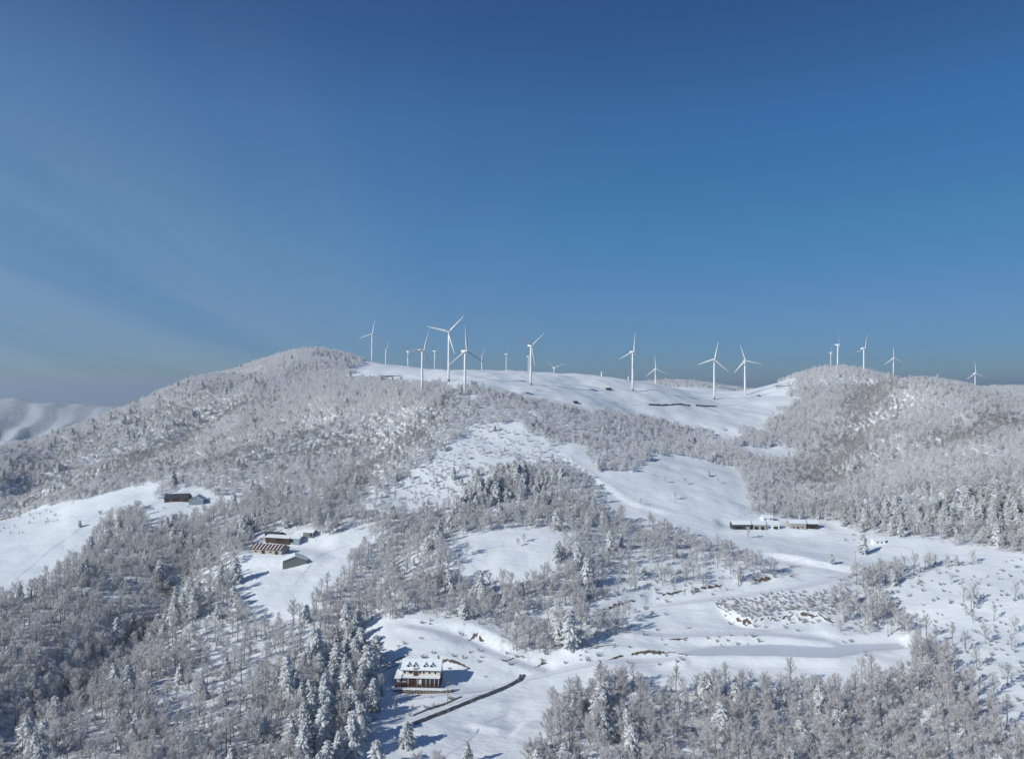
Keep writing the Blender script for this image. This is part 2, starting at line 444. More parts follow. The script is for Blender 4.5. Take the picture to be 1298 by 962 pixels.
def bump(nt, b, src, strength, dist):
    n_ = node(nt, 'ShaderNodeBump'); n_.inputs['Strength'].default_value = strength; n_.inputs['Distance'].default_value = dist
    nt.links.new(src, n_.inputs['Height']); nt.links.new(n_.outputs[0], b.inputs['Normal'])
def plain(name, col, rough=0.8, vary=0.2, scale=0.8):
    m, nt, b = new_mat(name)
    dark = tuple(c * (1 - vary) for c in col); lite = tuple(min(1, c * (1 + vary)) for c in col)
    nt.links.new(mixc(nt, ramp(nt, noise(nt, scale), 0.3, 0.7), dark, lite), b.inputs['Base Color'])
    b.inputs['Roughness'].default_value = rough
    return m
SNOW = (0.78, 0.82, 0.845)

def ground_mat():
    m, nt, b = new_mat('snowy_ground')
    at = node(nt, 'ShaderNodeAttribute', attribute_name='cover')
    sp = node(nt, 'ShaderNodeSeparateColor'); nt.links.new(at.outputs['Color'], sp.inputs[0])
    snow = mixc(nt, ramp(nt, noise(nt, 0.05, 6), 0.3, 0.7), (0.74, 0.785, 0.81), (0.81, 0.845, 0.865))
    litter = mixc(nt, ramp(nt, noise(nt, 0.45, 5, 0.7), 0.35, 0.65), (0.10, 0.085, 0.075), (0.40, 0.385, 0.39))
    soil = mixc(nt, ramp(nt, noise(nt, 1.2, 4), 0.3, 0.7), (0.10, 0.065, 0.04), (0.20, 0.14, 0.095))
    # forest floor: leaf litter and stems showing in patches through the snow; also the painted shade on far spurs
    patch = ramp(nt, noise(nt, 0.22, 6, 0.65), 0.42, 0.62)
    mul = node(nt, 'ShaderNodeMath', operation='MULTIPLY'); nt.links.new(sp.outputs[0], mul.inputs[0]); nt.links.new(patch, mul.inputs[1])
    c1 = mixc(nt, mul.outputs[0], snow, litter)
    c2 = mixc(nt, sp.outputs[1], c1, soil)
    # dry stalks and grass tips poking through open snow
    fine = ramp(nt, noise(nt, 0.9, 5, 0.75), 0.60, 0.72)
    mul2 = node(nt, 'ShaderNodeMath', operation='MULTIPLY'); nt.links.new(sp.outputs[2], mul2.inputs[0]); nt.links.new(fine, mul2.inputs[1])
    c3 = mixc(nt, mul2.outputs[0], c2, (0.36, 0.32, 0.28))
    nt.links.new(c3, b.inputs['Base Color'])
    b.inputs['Roughness'].default_value = 0.65
    t = node(nt, 'ShaderNodeTexCoord'); mp = node(nt, 'ShaderNodeMapping'); nt.links.new(t.outputs['Object'], mp.inputs[0])
    mp.inputs['Rotation'].default_value = (0, 0, 0.5); mp.inputs['Scale'].default_value = (0.14, 0.30, 0.3)
    nw = node(nt, 'ShaderNodeTexNoise'); nt.links.new(mp.outputs[0], nw.inputs['Vector']); nw.inputs['Scale'].default_value = 1.0; nw.inputs['Detail'].default_value = 8; nw.inputs['Roughness'].default_value = 0.62
    bump(nt, b, nw.outputs[0], 0.6, 1.3)
    return m
def frost_mat(name, dark, dark2, white=(0.84, 0.85, 0.88), clear=0.0):
    """bark and twigs with rime: the mesh's own 'frost' says how much sits on each piece"""
    m, nt, b = new_mat(name)
    at = node(nt, 'ShaderNodeAttribute', attribute_name='frost')
    info = node(nt, 'ShaderNodeObjectInfo')
    d = mixc(nt, info.outputs['Random'], dark, dark2)
    w = mixc(nt, info.outputs['Random'], tuple(c * 0.93 for c in white), white)
    col_ = mixc(nt, at.outputs['Fac'], d, w)
    nt.links.new(col_, b.inputs['Base Color'])
    b.inputs['Specular IOR Level'].default_value = 0.1
    if clear:     # rime and thin snow let light through
        tr = node(nt, 'ShaderNodeBsdfTranslucent'); nt.links.new(col_, tr.inputs[0])
        mx = node(nt, 'ShaderNodeMixShader'); mx.inputs[0].default_value = clear
        nt.links.new(b.outputs[0], mx.inputs[1]); nt.links.new(tr.outputs[0], mx.inputs[2])
        nt.links.new(mx.outputs[0], nt.nodes['Material Output'].inputs[0])
    return m
M = {}
M['ground'] = ground_mat()
M['bark'] = frost_mat('rimed_bark', (0.08, 0.062, 0.048), (0.14, 0.11, 0.085))
M['twig'] = frost_mat('rimed_twigs', (0.155, 0.122, 0.095), (0.25, 0.20, 0.16), (0.91, 0.905, 0.90), 0.45)
M['rime'] = frost_mat('thick_rime', (0.135, 0.128, 0.115), (0.22, 0.207, 0.19), (0.935, 0.93, 0.925), 0.5)
M['needle'] = frost_mat('snowy_needles', (0.055, 0.070, 0.060), (0.10, 0.11, 0.10), (0.88, 0.90, 0.91), 0.35)
M['asphalt'] = plain('wet_asphalt', (0.05, 0.052, 0.058), 0.5)
def slushy(m):
    nt = m.node_tree; b = nt.nodes['Principled BSDF']; src = b.inputs['Base Color'].links[0].from_socket
    nt.links.new(mixc(nt, ramp(nt, noise(nt, 0.55, 6, 0.7), 0.57, 0.72), src, (0.62, 0.65, 0.69)), b.inputs['Base Color'])
slushy(M['asphalt'])
M['roadsnow'] = plain('packed_snow', (0.72, 0.745, 0.79), 0.55, 0.05, 0.4)
M['ice'] = plain('snow_dusted_ice', (0.62, 0.66, 0.71), 0.4, 0.05, 0.06)
M['snow'] = plain('settled_snow', SNOW, 0.7, 0.04, 0.7)
M['soil'] = plain('bare_soil', (0.125, 0.098, 0.075), 0.95, 0.5, 1.1)
M['stone'] = plain('rubble_stone', (0.22, 0.19, 0.15), 0.9, 0.5, 1.3)
M['cream'] = plain('cream_siding', (0.68, 0.64, 0.53), 0.7, 0.05)
M['brown'] = plain('dark_brown_wood', (0.075, 0.045, 0.035), 0.7, 0.25)
M['maroon'] = plain('maroon_cladding', (0.13, 0.045, 0.04), 0.6, 0.2)
M['white'] = plain('white_paint', (0.78, 0.78, 0.76), 0.5, 0.04)
M['grey'] = plain('grey_sheet_metal', (0.20, 0.205, 0.20), 0.5, 0.12)
M['darkgrey'] = plain('dark_slate_roof', (0.06, 0.062, 0.07), 0.7, 0.3)
M['rust'] = plain('rust_red_sheet', (0.10, 0.05, 0.04), 0.7, 0.3)
M['tan'] = plain('tan_plaster', (0.40, 0.37, 0.32), 0.8, 0.12)
M['teal'] = plain('blue_grey_sheet', (0.25, 0.31, 0.34), 0.6, 0.1)
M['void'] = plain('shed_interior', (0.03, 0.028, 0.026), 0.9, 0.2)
M['tower'] = plain('turbine_paint', (0.80, 0.81, 0.81), 0.35, 0.02, 0.1)
M['green'] = plain('tower_foot_green', (0.22, 0.25, 0.18), 0.5, 0.1)
M['machine'] = plain('nacelle_vent', (0.10, 0.10, 0.11), 0.5, 0.1)
M['concrete'] = plain('pole_concrete', (0.20, 0.19, 0.18), 0.8, 0.15)
def glass_mat():
    m, nt, b = new_mat('window_glass')
    b.inputs['Base Color'].default_value = (0.025, 0.03, 0.036, 1); b.inputs['Roughness'].default_value = 0.08
    b.inputs['Specular IOR Level'].default_value = 0.6
    return m
M['glass'] = glass_mat()

# ------------------------------------------------------------------ helpers for things
def tag(o, label=None, cat=None, group=None, kind=None):
    if label: o['label'] = label
    if cat: o['category'] = cat
    if group: o['group'] = group
    if kind: o['kind'] = kind
    return o
def empty(name, loc, rz=0, scale=None):
    o = bpy.data.objects.new(name, None); C.objects.link(o)
    o.location = loc; o.rotation_euler = (0, 0, rz); o.empty_display_size = 1
    if scale: o.scale = scale
    return o
def put(name, me, parent=None):
    o = bpy.data.objects.new(name, me); C.objects.link(o)
    if parent: o.parent = parent
    return o
class MB:
    def __init__(s): s.v = []; s.f = []; s.fr = []
    def add(s, vs_, fs_, fr=None):
        k = len(s.v); s.v += [tuple(p) for p in vs_]; s.f += [tuple(i + k for i in f) for f in fs_]
        s.fr += [0.0 if fr is None else fr] * len(vs_) if not isinstance(fr, (list, tuple)) else list(fr)
        return s
    def box(s, x0, x1, y0, y1, z0, z1):
        return s.add([(x0,y0,z0),(x1,y0,z0),(x1,y1,z0),(x0,y1,z0),(x0,y0,z1),(x1,y0,z1),(x1,y1,z1),(x0,y1,z1)],
                     [(0,3,2,1),(4,5,6,7),(0,1,5,4),(1,2,6,5),(2,3,7,6),(3,0,4,7)])
    def hexa(s, bot, top):
        return s.add(list(bot) + list(top), [(0,3,2,1),(4,5,6,7),(0,1,5,4),(1,2,6,5),(2,3,7,6),(3,0,4,7)])
    def tube(s, p, rad, sides=6, fr=None):
        p = [Vector(q) for q in p]; k = len(s.v); vv = []; ff = []
        for i, q in enumerate(p):
            t = (p[min(i + 1, len(p) - 1)] - p[max(i - 1, 0)]).normalized()
            a = t.orthogonal().normalized(); b = t.cross(a)
            for j in range(sides):
                an = 2 * math.pi * j / sides
                vv.append(q + (a * math.cos(an) + b * math.sin(an)) * rad[i])
        for i in range(len(p) - 1):
            for j in range(sides):
                j2 = (j + 1) % sides
                ff.append((i * sides + j, i * sides + j2, (i + 1) * sides + j2, (i + 1) * sides + j))
        ff.append(tuple(range(sides))[::-1]); ff.append(tuple((len(p) - 1) * sides + j for j in range(sides)))
        return s.add(vv, ff, fr)
    def gable(s, x0, x1, y0, y1, z0, zr, t):
        """two roof slabs of thickness t over a ridge along x"""
        ym = (y0 + y1) / 2
        for ya, yb in ((y0, ym), (y1, ym)):
            s.hexa([(x0,ya,z0),(x1,ya,z0),(x1,yb,zr),(x0,yb,zr)] if ya < yb else [(x1,ya,z0),(x0,ya,z0),(x0,yb,zr),(x1,yb,zr)],
                   [(x0,ya,z0+t),(x1,ya,z0+t),(x1,yb,zr+t),(x0,yb,zr+t)] if ya < yb else [(x1,ya,z0+t),(x0,ya,z0+t),(x0,yb,zr+t),(x1,yb,zr+t)])
        return s
    def house(s, x0, x1, y0, y1, z0, z1, zr):
        """walls up to the eaves with gable ends to a ridge along x"""
        ym = (y0 + y1) / 2
        return s.add([(x0,y0,z0),(x1,y0,z0),(x1,y1,z0),(x0,y1,z0),(x0,y0,z1),(x1,y0,z1),(x1,y1,z1),(x0,y1,z1),(x0,ym,zr),(x1,ym,zr)],
                     [(0,3,2,1),(0,1,5,4),(2,3,7,6),(1,2,6,9,5),(3,0,4,8,7),(4,5,9,8),(6,7,8,9)])
    def mesh(s, name, mat, smooth_=False, frost=False):
        me = bpy.data.meshes.new(name); me.from_pydata(s.v, [], s.f); me.update()
        if mat: me.materials.append(M[mat])
        if smooth_: me.polygons.foreach_set('use_smooth', np.ones(len(me.polygons), bool))
        if frost:
            a = me.attributes.new('frost', 'FLOAT', 'POINT'); a.data.foreach_set('value', np.array(s.fr, float))
        return me
    def build(s, name, mat, parent=None, smooth_=False): return put(name, s.mesh(name, mat, smooth_), parent)

# ------------------------------------------------------------------ ground sheet
me = bpy.data.meshes.new('ground')
idx = np.arange(NR * NA).reshape(NR, NA)
q4 = np.stack([idx[:-1, :-1], idx[:-1, 1:], idx[1:, 1:], idx[1:, :-1]], -1).reshape(-1, 4)
me.vertices.add(NR * NA); me.vertices.foreach_set('co', np.stack([GX, GY, GZ], -1).ravel())
me.loops.add(q4.size); me.loops.foreach_set('vertex_index', q4.ravel())
me.polygons.add(len(q4)); me.polygons.foreach_set('loop_start', np.arange(0, q4.size, 4))
me.update()
me.polygons.foreach_set('use_smooth', np.ones(len(q4), bool))
far_woods_shade = np.where(RAD[:, None] > 1900, smooth(-0.05, 0.1, fbm(GX, GY, 700, 4)) * 0.75, 0)
far_woods_shade = np.where((GX < -900) & (RAD[:, None] > 1900) & (RAD[:, None] < 6800), smooth(0.40, 0.62, ((u / 190 + 1.3 * fbm(GX, GY, 900, 4)) % 1.0)) * 0.9 + 0.8, far_woods_shade)  # range woods, with spur flank shadows painted in as darker stripes of cover
soilm = np.zeros((NR, NA)); stalk = np.zeros((NR, NA))
for pp, amp in BANKS[:9]:
    pl = line(pp, 5); m = window(pl, 8)
    d, s_, i_ = seg_dist(pl, GX[m], GY[m])
    stalk[m] = np.maximum(stalk[m], np.exp(-(d / 6) ** 2))
gl = line([(262,690),(225,735),(185,790),(110,858),(40,905),(-40,960)], 8); m = window(gl, 30)
d, s_, i_ = seg_dist(gl, GX[m], GY[m]); soilm[m] = np.exp(-(d / 9) ** 2) * smooth(-0.25, 0.25, fbm(GX[m], GY[m], 7, 3)) * 0.8
stalk = np.maximum(stalk, brush)
stalk = np.maximum(stalk, 0.25 * (dens < 0.5) * (fbm(GX, GY, 60, 3) > 0.15))
for k in (0, 1): stalk = np.maximum(stalk, np.where(inside(SPARSE[k][0], GX, GY), 0.8, 0))
cover = np.ones((NR * NA, 4)); cover[:, 0] = np.maximum(smooth(0.0, 1.0, dens) * np.where(GY > 540, 0.25, np.where(GY > 340, 0.55, 0.8)), far_woods_shade).ravel(); cover[:, 1] = soilm.ravel(); cover[:, 2] = stalk.ravel()
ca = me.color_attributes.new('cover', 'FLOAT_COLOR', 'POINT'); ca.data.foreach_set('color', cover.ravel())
me.materials.append(M['ground'])
tag(put('ground', me), kind='structure')

def ribbon(name, pl, hw, mat, lift, kind='structure', ragged=0.0, across=4):
    """a strip that lies on the land along a line"""
    t = np.gradient(pl, axis=0); t /= np.linalg.norm(t, axis=1)[:, None]
    nrm = np.stack([-t[:, 1], t[:, 0]], 1)
    b = MB(); vv = []; ff = []
    for i in range(len(pl)):
        wj = [hw * (1 + rng.uniform(-ragged, ragged)) for _ in range(2)]
        for k in range(across + 1):
            f = k / across * 2 - 1
            q = pl[i] + nrm[i] * f * (wj[0] if f < 0 else wj[1])
            vv.append((q[0], q[1], gz(q[0], q[1]) + lift))
    for i in range(len(pl) - 1):
        for k in range(across):
            a = i * (across + 1) + k
            ff.append((a, a + 1, a + across + 2, a + across + 1))
    b.add(vv, ff)
    return tag(b.build(name, mat, None, True), kind=kind)
ribbon('snowy_road', road_lines['behind'], 2.1, 'roadsnow', 0.10, ragged=0.08)
ribbon('snowy_road', road_lines['lower'], 2.1, 'roadsnow', 0.13, ragged=0.08)
ribbon('snowy_road', road_lines['terrace'], 2.2, 'roadsnow', 0.10, ragged=0.08)
ribbon('snowy_road', road_lines['middle'], 2.2, 'roadsnow', 0.10, ragged=0.08)
ribbon('snowy_road', road_lines['yard'], 2.0, 'roadsnow', 0.16, ragged=0.08)
ribbon('snowy_road', road_lines['ridge'], 2.4, 'roadsnow', 0.2, ragged=0.1)
ribbon('snowy_road', road_lines['plateau'], 2.4, 'roadsnow', 0.2, ragged=0.1)
ribbon('asphalt_road', road_lines['asphalt'], 1.25, 'asphalt', 0.26, ragged=0.12)
for pp in ([(445,690),(415,700),(395,712),(372,742)], [(715,572),(760,612),(830,640),(900,662)], [(640,905),(610,915),(590,940),(560,960)], [(700,858),(760,848),(830,842)],
           [(870,790),(930,797),(1000,797)], [(640,690),(600,700),(585,712)], [(20,735),(60,700),(120,655),(185,622)], [(1060,735),(1110,712),(1200,702),(1290,706)], [(800,775),(850,770),(900,776)]):
    ribbon('snow_track', line(pp, 3), 0.55, 'roadsnow', 0.07, ragged=0.25, across=2)
# the frozen pond, a flat sheet inside its level basin
b = MB(); c0 = pond_q[:, :2].mean(0)
ring = [c0 + (p - c0) * 0.97 for p in pond_q[:, :2]]
dense_ring = []
for i in range(len(ring)):
    a_, b_ = ring[i], ring[(i + 1) % len(ring)]
    for k in range(5): dense_ring.append(a_ + (b_ - a_) * k / 5 + np.array([rng.uniform(-.5, .5), rng.uniform(-.5, .5)]))
b.add([(p[0], p[1], pond_z + 0.12) for p in dense_ring], [tuple(range(len(dense_ring)))])
tag(b.build('frozen_pond', 'ice'), kind='structure')

# ------------------------------------------------------------------ trees: a few of each kind, used again and again
def rv(r, a=1.0): return Vector((r.uniform(-a, a), r.uniform(-a, a), r.uniform(-a, a)))
def bare_tree(seed, h, spread, clear, twigs, frostiness, fat=1.0, rim=0.0):
    """trunk with limbs / crown of fine rimed twigs"""
    r = random.Random(seed); T = MB(); Cn = MB()
    top = Vector((r.uniform(-.5, .5), r.uniform(-.5, .5), h * 0.9))
    tp = [Vector((0, 0, -0.8))] + [top * k / 4 + Vector((r.uniform(-.18, .18), r.uniform(-.18, .18), 0)) for k in range(0, 5)]
    tr = [0.024 * h * s for s in (1.0, 0.85, 0.62, 0.45, 0.26, 0.10)]
    T.tube(tp, tr, 5, 0.15 + rim)
    ends = []
    nl = 11
    for i in range(nl):
        f = clear + (0.93 - clear) * (i + r.random() * 0.7) / nl
        base = top * f
        an = i * 2.4 + r.uniform(-.5, .5)
        L = spread * (1.15 - 0.65 * ((f - clear) / (1 - clear)) ** 1.6) * r.uniform(0.75, 1.15)
        up = 0.55 + 0.75 * f
        d = Vector((math.cos(an), math.sin(an), up)).normalized()
        p1 = base + d * L * 0.5 + rv(r, 0.2); p2 = p1 + (d + Vector((0, 0, 0.35)) + rv(r, 0.25)).normalized() * L * 0.55
        T.tube([base, p1, p2], [0.011 * h, 0.007 * h, 0.003 * h], 4, 0.45 + rim)
        ends.append((base, p1, p2, L))
    for i in range(twigs):
        base, p1, p2, L = ends[r.randrange(nl)]
        t = r.random() ** 0.6
        p = base.lerp(p1, t * 2) if t < 0.5 else p1.lerp(p2, t * 2 - 1)
        d = ((p2 - base).normalized() * 0.5 + rv(r, 1.0) + Vector((0, 0, 0.45))).normalized()
        l = r.uniform(0.5, 1.5) * (0.6 + spread * 0.13)
        side = d.cross(rv(r)).normalized() * r.uniform(0.05, 0.11) * fat
        bend = rv(r, 0.18)
        e = p + d * l + bend
        fr = min(1, max(0, r.gauss(frostiness, 0.24)))
        Cn.add([p - side, p + side, e], [(0, 1, 2)], fr)
        if r.random() < 0.8:   # a fork
            m = p + d * l * 0.45; d2 = (d + rv(r, 0.9)).normalized()
            Cn.add([m - side * 0.8, m + side * 0.8, m + d2 * l * 0.75], [(0, 1, 2)], min(1, fr + 0.1))
    return T, Cn
def conifer(seed, h, rad, round_top, clear=0.12):
    r = random.Random(seed); T = MB(); Cn = MB()
    T.tube([(0, 0, -0.8), (0.05, 0, h * 0.3), (r.uniform(-.2, .2), r.uniform(-.2, .2), h * 0.7), (0, 0, h * 0.97)], [0.022 * h, 0.018 * h, 0.01 * h, 0.003 * h], 6, 0.1)
    layers = int(h * 1.35)
    for k in range(layers):
        f = clear + (1 - clear) * k / layers
        z = h * f
        R_var = 0.8 + 0.4 * r.random()
        prof = R_var * (1 - f) ** (0.8 if not round_top else 0.45) * (1.0 if f > clear + 0.12 else 0.75)
        R = rad * prof * 1.1 + 0.25
        nb = max(4, int(5 + R * 1.5))
        a0 = r.random() * 6.28
        for j in range(nb):
            an = a0 + 6.283 * j / nb + r.uniform(-.3, .3)
            L = R * r.uniform(0.62, 1.15)
            o = Vector((math.cos(an), math.sin(an), 0)); sd = Vector((-o.y, o.x, 0))
            droop = r.uniform(0.25, 0.6) * (0.6 + 0.8 * (1 - f))
            w = (0.30 + 0.16 * L) * r.uniform(0.8, 1.25)
            zz = z + r.uniform(-.3, .3)
            P0 = o * 0.1 + Vector((0, 0, zz)); P1 = o * L * 0.5 + Vector((0, 0, zz - droop * L * 0.22)); P2 = o * L + Vector((0, 0, zz - droop * L * 0.75))
            # snow pad on the bough: humped, ragged
            hp = Vector((0, 0, 0.16))
            pad = [P0 - sd * w * .3, P0 + sd * w * .3, P1 - sd * w - hp * 1.4 + rv(r, .12), P1 + hp + rv(r, .08), P1 + sd * w - hp * 1.4 + rv(r, .12),
                   P2 - sd * w * .5 - hp * 1.8 + rv(r, .15), P2 + rv(r, .12), P2 + sd * w * .5 - hp * 1.8 + rv(r, .15)]
            wh = min(1, max(0.25, r.gauss(0.85, 0.17)))
            Cn.add(pad, [(0, 3, 2), (0, 1, 3), (1, 4, 3), (2, 3, 6), (2, 6, 5), (3, 4, 7), (3, 7, 6)], wh)
            for _ in range(5):   # needles hanging below and sticking out
                t = r.uniform(0.2, 1.05); c = P0.lerp(P2, t) + sd * r.uniform(-w, w) + Vector((0, 0, -0.22))
                dd = (o * 0.7 + rv(r, 0.7) + Vector((0, 0, -0.5))).normalized() * r.uniform(0.4, 0.8)
                s2 = dd.cross(rv(r)).normalized() * r.uniform(0.10, 0.2)
                Cn.add([c - s2, c + s2, c + dd], [(0, 1, 2)], max(0, r.gauss(0.42, 0.3)))
    return T, Cn
def shrub(seed, h):
    r = random.Random(seed); T = MB(); Cn = MB()
    for i in range(9):
        an = r.random() * 6.28; d = Vector((math.cos(an) * r.uniform(.2, .8), math.sin(an) * r.uniform(.2, .8), 1)) * h * r.uniform(.6, 1)
        T.tube([(0, 0, -.2), d * 0.5 + rv(r, .1), d], [0.05, 0.035, 0.012], 3, 0.4)
        for k in range(20):
            p = d * r.uniform(0.25, 1); e = p + (d.normalized() + rv(r, 0.9)).normalized() * r.uniform(.35, .9)
            s2 = (e - p).cross(rv(r)).normalized() * r.uniform(.04, .08)
            Cn.add([p - s2, p + s2, e], [(0, 1, 2)], min(1, max(0, r.gauss(0.62, 0.25))))
    return T, Cn
KIND = {'bare': [], 'hill': [], 'dim': [], 'thin': [], 'conifer': [], 'shrub': []}
def finish(kind, i, TC, tm, cm_):
    T, Cn = TC
    t = T.mesh('trunk', tm, True, True); c = Cn.mesh('crown', cm_, False, True)
    j = MB(); j.v = T.v + Cn.v; k = len(T.v); j.f = T.f + [tuple(a + k for a in f) for f in Cn.f]; j.fr = T.fr + Cn.fr
    m = j.mesh('whole_' + kind, tm, False, True); m.materials.append(M[cm_])
    mi = np.zeros(len(j.f), int); mi[len(T.f):] = 1; m.polygons.foreach_set('material_index', mi)
    KIND[kind].append((t, c, m))
for i in range(5): finish('bare', i, bare_tree(100 + i, 9.5 + 0.7 * i, 3.4 + 0.25 * (i % 3), 0.24, 780, 0.83, 0.68), 'bark', 'twig')
for i in range(4): finish('hill', i, bare_tree(150 + i, 7.0 + 0.5 * i, 3.3, 0.10, 460, 1.0, 1.6, 0.5), 'bark', 'rime')
for i in range(3): finish('dim', i, bare_tree(180 + i, 7.5 + 0.6 * i, 2.9, 0.2, 400, 0.56, 1.4, 0.1), 'bark', 'twig')
for i in range(3): finish('thin', i, bare_tree(200 + i, 12.0 + i, 2.5, 0.45, 460, 0.72, 0.7), 'bark', 'twig')
for i in range(5): finish('conifer', i, conifer(300 + i, 11.5 + i * 0.8, 3.6 + 0.35 * (i % 3), i != 1), 'bark', 'needle')
for i in range(3): finish('shrub', i, shrub(400 + i, 1.8 + .3 * i), 'bark', 'twig')

# ---- where they stand
best = np.full(NA, -9.0); vis = np.zeros((NR, NA), bool)
for i in range(NR):
    e = GZ[i] / RAD[i]; eh = (GZ[i] + 16) / RAD[i]
    vis[i] = eh > best - 0.004
    best = np.maximum(best, e)
def scatter(y0, y1, sp_):
    xs = np.arange(-0.85 * y1, 0.85 * y1, sp_); ys = np.arange(y0, y1, sp_)
    X, Y = np.meshgrid(xs, ys)
    X = X + nrng.uniform(-.5, .5, X.shape) * sp_; Y = Y + nrng.uniform(-.5, .5, X.shape) * sp_
    X, Y = X.ravel(), Y.ravel()
    k = np.abs(X) < 0.80 * Y + 25
    return X[k], Y[k]
XS, YS = zip(scatter(205, 430, 4.1), scatter(430, 560, 3.8), scatter(560, 1000, 3.3), scatter(1000, 1750, 4.2))
X = np.concatenate(XS); Y = np.concatenate(YS)
dn = sample(dens, X, Y); vv_ = sample(vis.astype(float), X, Y) > 0.3
clump = fbm(X, Y, 22, 3)
keep = vv_ & (nrng.random(len(X)) < dn * np.where(Y > 560, 1.0, 0.84 + 0.8 * clump)) & (dn > 0.03)
keep &= (Y > 225)
for nm, pl in road_lines.items():
    d, _, _ = seg_dist(pl, X, Y); keep &= d > 4.0
X, Y, dn = X[keep], Y[keep], dn[keep]
Z = ground(X, Y)
cf = sample(conf, X, Y)
pxs = CX + X / Y * F; pys = HY - Z / Y * F
is_con = nrng.random(len(X)) < cf * np.where(Y > 560, 0.35, 1.0)
lowleft = (pxs < 470) & (Y < 430)
thin = (~is_con) & (nrng.random(len(X)) < np.where(lowleft, 0.65, np.where((Y < 345) & (pxs > 690), 0.5, 0.08)))
size = np.clip(nrng.normal(0.92, 0.22, len(X)), 0.4, 1.5) * np.where(Y > 560, 0.60, np.where(Y > 420, 0.74, 0.84)) * np.where(dn < 0.3, np.where(X > 100, 0.85, 0.70), 1.0)
size = np.where(is_con & inside(CONIF[0][0], X, Y), size * nrng.uniform(.9, 1.4, len(X)), size)

# ---- single trees with a place and a name of their own
LONE = [  # photo column, row of the foot, height in metres, kind, label
 (592,704,8.5,'bare','bare frosted tree with long shadow at the left end of the square snow field'),
 (657,693,5.0,'bare','smaller bare tree of the pair at the top edge of the square snow field'),
 (664,688,6.0,'bare','taller bare tree of the pair at the top edge of the square snow field'),
 (722,822,19.0,'conifer','huge snow-laden conifer standing above the road junction in the centre'),
 (707,815,13.0,'conifer','snow-laden conifer leaning against the huge central conifer on its left'),
 (516,946,10.5,'conifer','snow-laden conifer beside the lower end of the dark asphalt road'),
 (592,968,9.5,'conifer','snow-laden conifer at the bottom edge below the curving snow bank'),
 (478,975,12.0,'conifer','snow-laden conifer at the bottom edge left of the open slope'),
 (855,634,6.5,'bare','bare frosted tree in the middle of the wide upper snow field'),
 (812,640,5.0,'bare','small bare tree near the lower edge of the wide upper snow field'),
 (868,614,5.5,'bare','bushy bare tree near the centre top of the wide upper snow field'),
 (910,613,4.5,'bare','small bare bush-like tree on the right of the wide upper snow field'),
 (843,612,5.0,'bare','bushy bare tree left of centre in the wide upper snow field'),
 (948,682,7.5,'bare','wide bare tree in front of the grey shed row'),
 (898,604,5.5,'conifer','small white conifer at the top right of the wide upper snow field'),
 (595,655,7.0,'conifer','white conifer at the foot of the sparsely wooded upper slope'),
 (700,588,8.5,'conifer','white conifer standing alone where the two upper snow fields meet'),
 (703,601,6.5,'conifer','lower white conifer just beneath another where the upper fields meet'),
 (1093,702,13.0,'conifer','tall white conifer on the snow left of the tiny white hut'),
 (1128,804,9.0,'thin','slender dark-stemmed tree by the right end of the frozen pond'),
 (1053,714,6.0,'conifer','short dark conifer on the snow below the shed row'),
 (1172,812,10.0,'thin','upright bare tree on the bank right of the frozen pond'),
 (1205,818,9.0,'thin','slender bare tree left of the scattered trees on the right slope'),
 (1236,846,7.5,'bare','fan-shaped bare tree low on the open right slope'),
 (1222,826,7.5,'bare','leaning bare tree above the fan-shaped one on the right slope'),
 (1247,815,6.5,'bare','small bare tree in the middle of the open right slope'),
 (1258,786,7.5,'thin','bare tree with dark stem high on the open right slope'),
 (1284,804,6.5,'bare','bare tree near the right edge half way up the slope'),
 (1280,823,6.0,'bare','short leaning bare tree near the right edge of the slope'),
 (1257,881,7.5,'bare','bare tree beside fallen branches on the lower right slope'),
 (1275,868,7.0,'bare','bare tree right of the fallen branches on the lower right slope'),
 (1232,918,8.5,'bare','wide bare tree at the edge of the lower right wood'),
 (1233,765,8.0,'bare','bare tree at the top of the open right slope'),
 (1285,762,8.0,'bare','bare tree at the top right corner of the open slope'),
 (1262,930,8.0,'bare','bare tree at the very bottom of the open right slope'),
 (102,668,5.0,'conifer','round white tree alone in the left snow field'),
 (205,676,8.0,'conifer','round snow-laden tree with dark heart below the left farmhouse'),
 (128,652,3.5,'shrub','frosted bush on the upper left snow field'),
 (455,794,11.0,'conifer','bright snow-laden conifer above the slope left of the guest house'),
 (440,800,10.0,'conifer','snow-laden conifer behind the bright one left of the guest house slope'),
]
bare_n = con_n = 0
def plant(kind, i, x, y, z, s, rz, label, group=None, name=None):
    t, c, m = KIND[kind][i % len(KIND[kind])]
    nm = name or {'bare': 'frosted_tree', 'thin': 'frosted_tree', 'conifer': 'snowy_conifer', 'shrub': 'frosted_shrub'}[kind]
    root = empty(nm, (x, y, z), rz, (s, s, s * rng.uniform(0.94, 1.08)))
    put('trunk' if kind != 'shrub' else 'stems', t, root); put('crown', c, root)
    cat = {'bare': 'tree', 'thin': 'tree', 'conifer': 'conifer', 'shrub': 'shrub'}[kind]
    tag(root, label, cat, group)
H0 = {'bare': 10.5, 'thin': 12.5, 'conifer': 13.0, 'shrub': 2.2}
lone_xy = []
for i, (px, py, h, k, lab) in enumerate(LONE):
    p = spot(px, py); lone_xy.append(p[:2])
    ph = {'bare': [9.5,10.2,10.9,11.6,12.3], 'thin': [12,13,14], 'conifer': [11.5,12.3,13.1,13.9,14.7], 'shrub': [1.8,2.1,2.4]}[k]
    if px > 1160: h *= 1.3
    plant(k, i, *p, h / ph[i % len(ph)], rng.random() * 6.28, lab)
    if k == 'conifer': con_n += 1
    else: bare_n += 1
lone_xy = np.array(lone_xy)
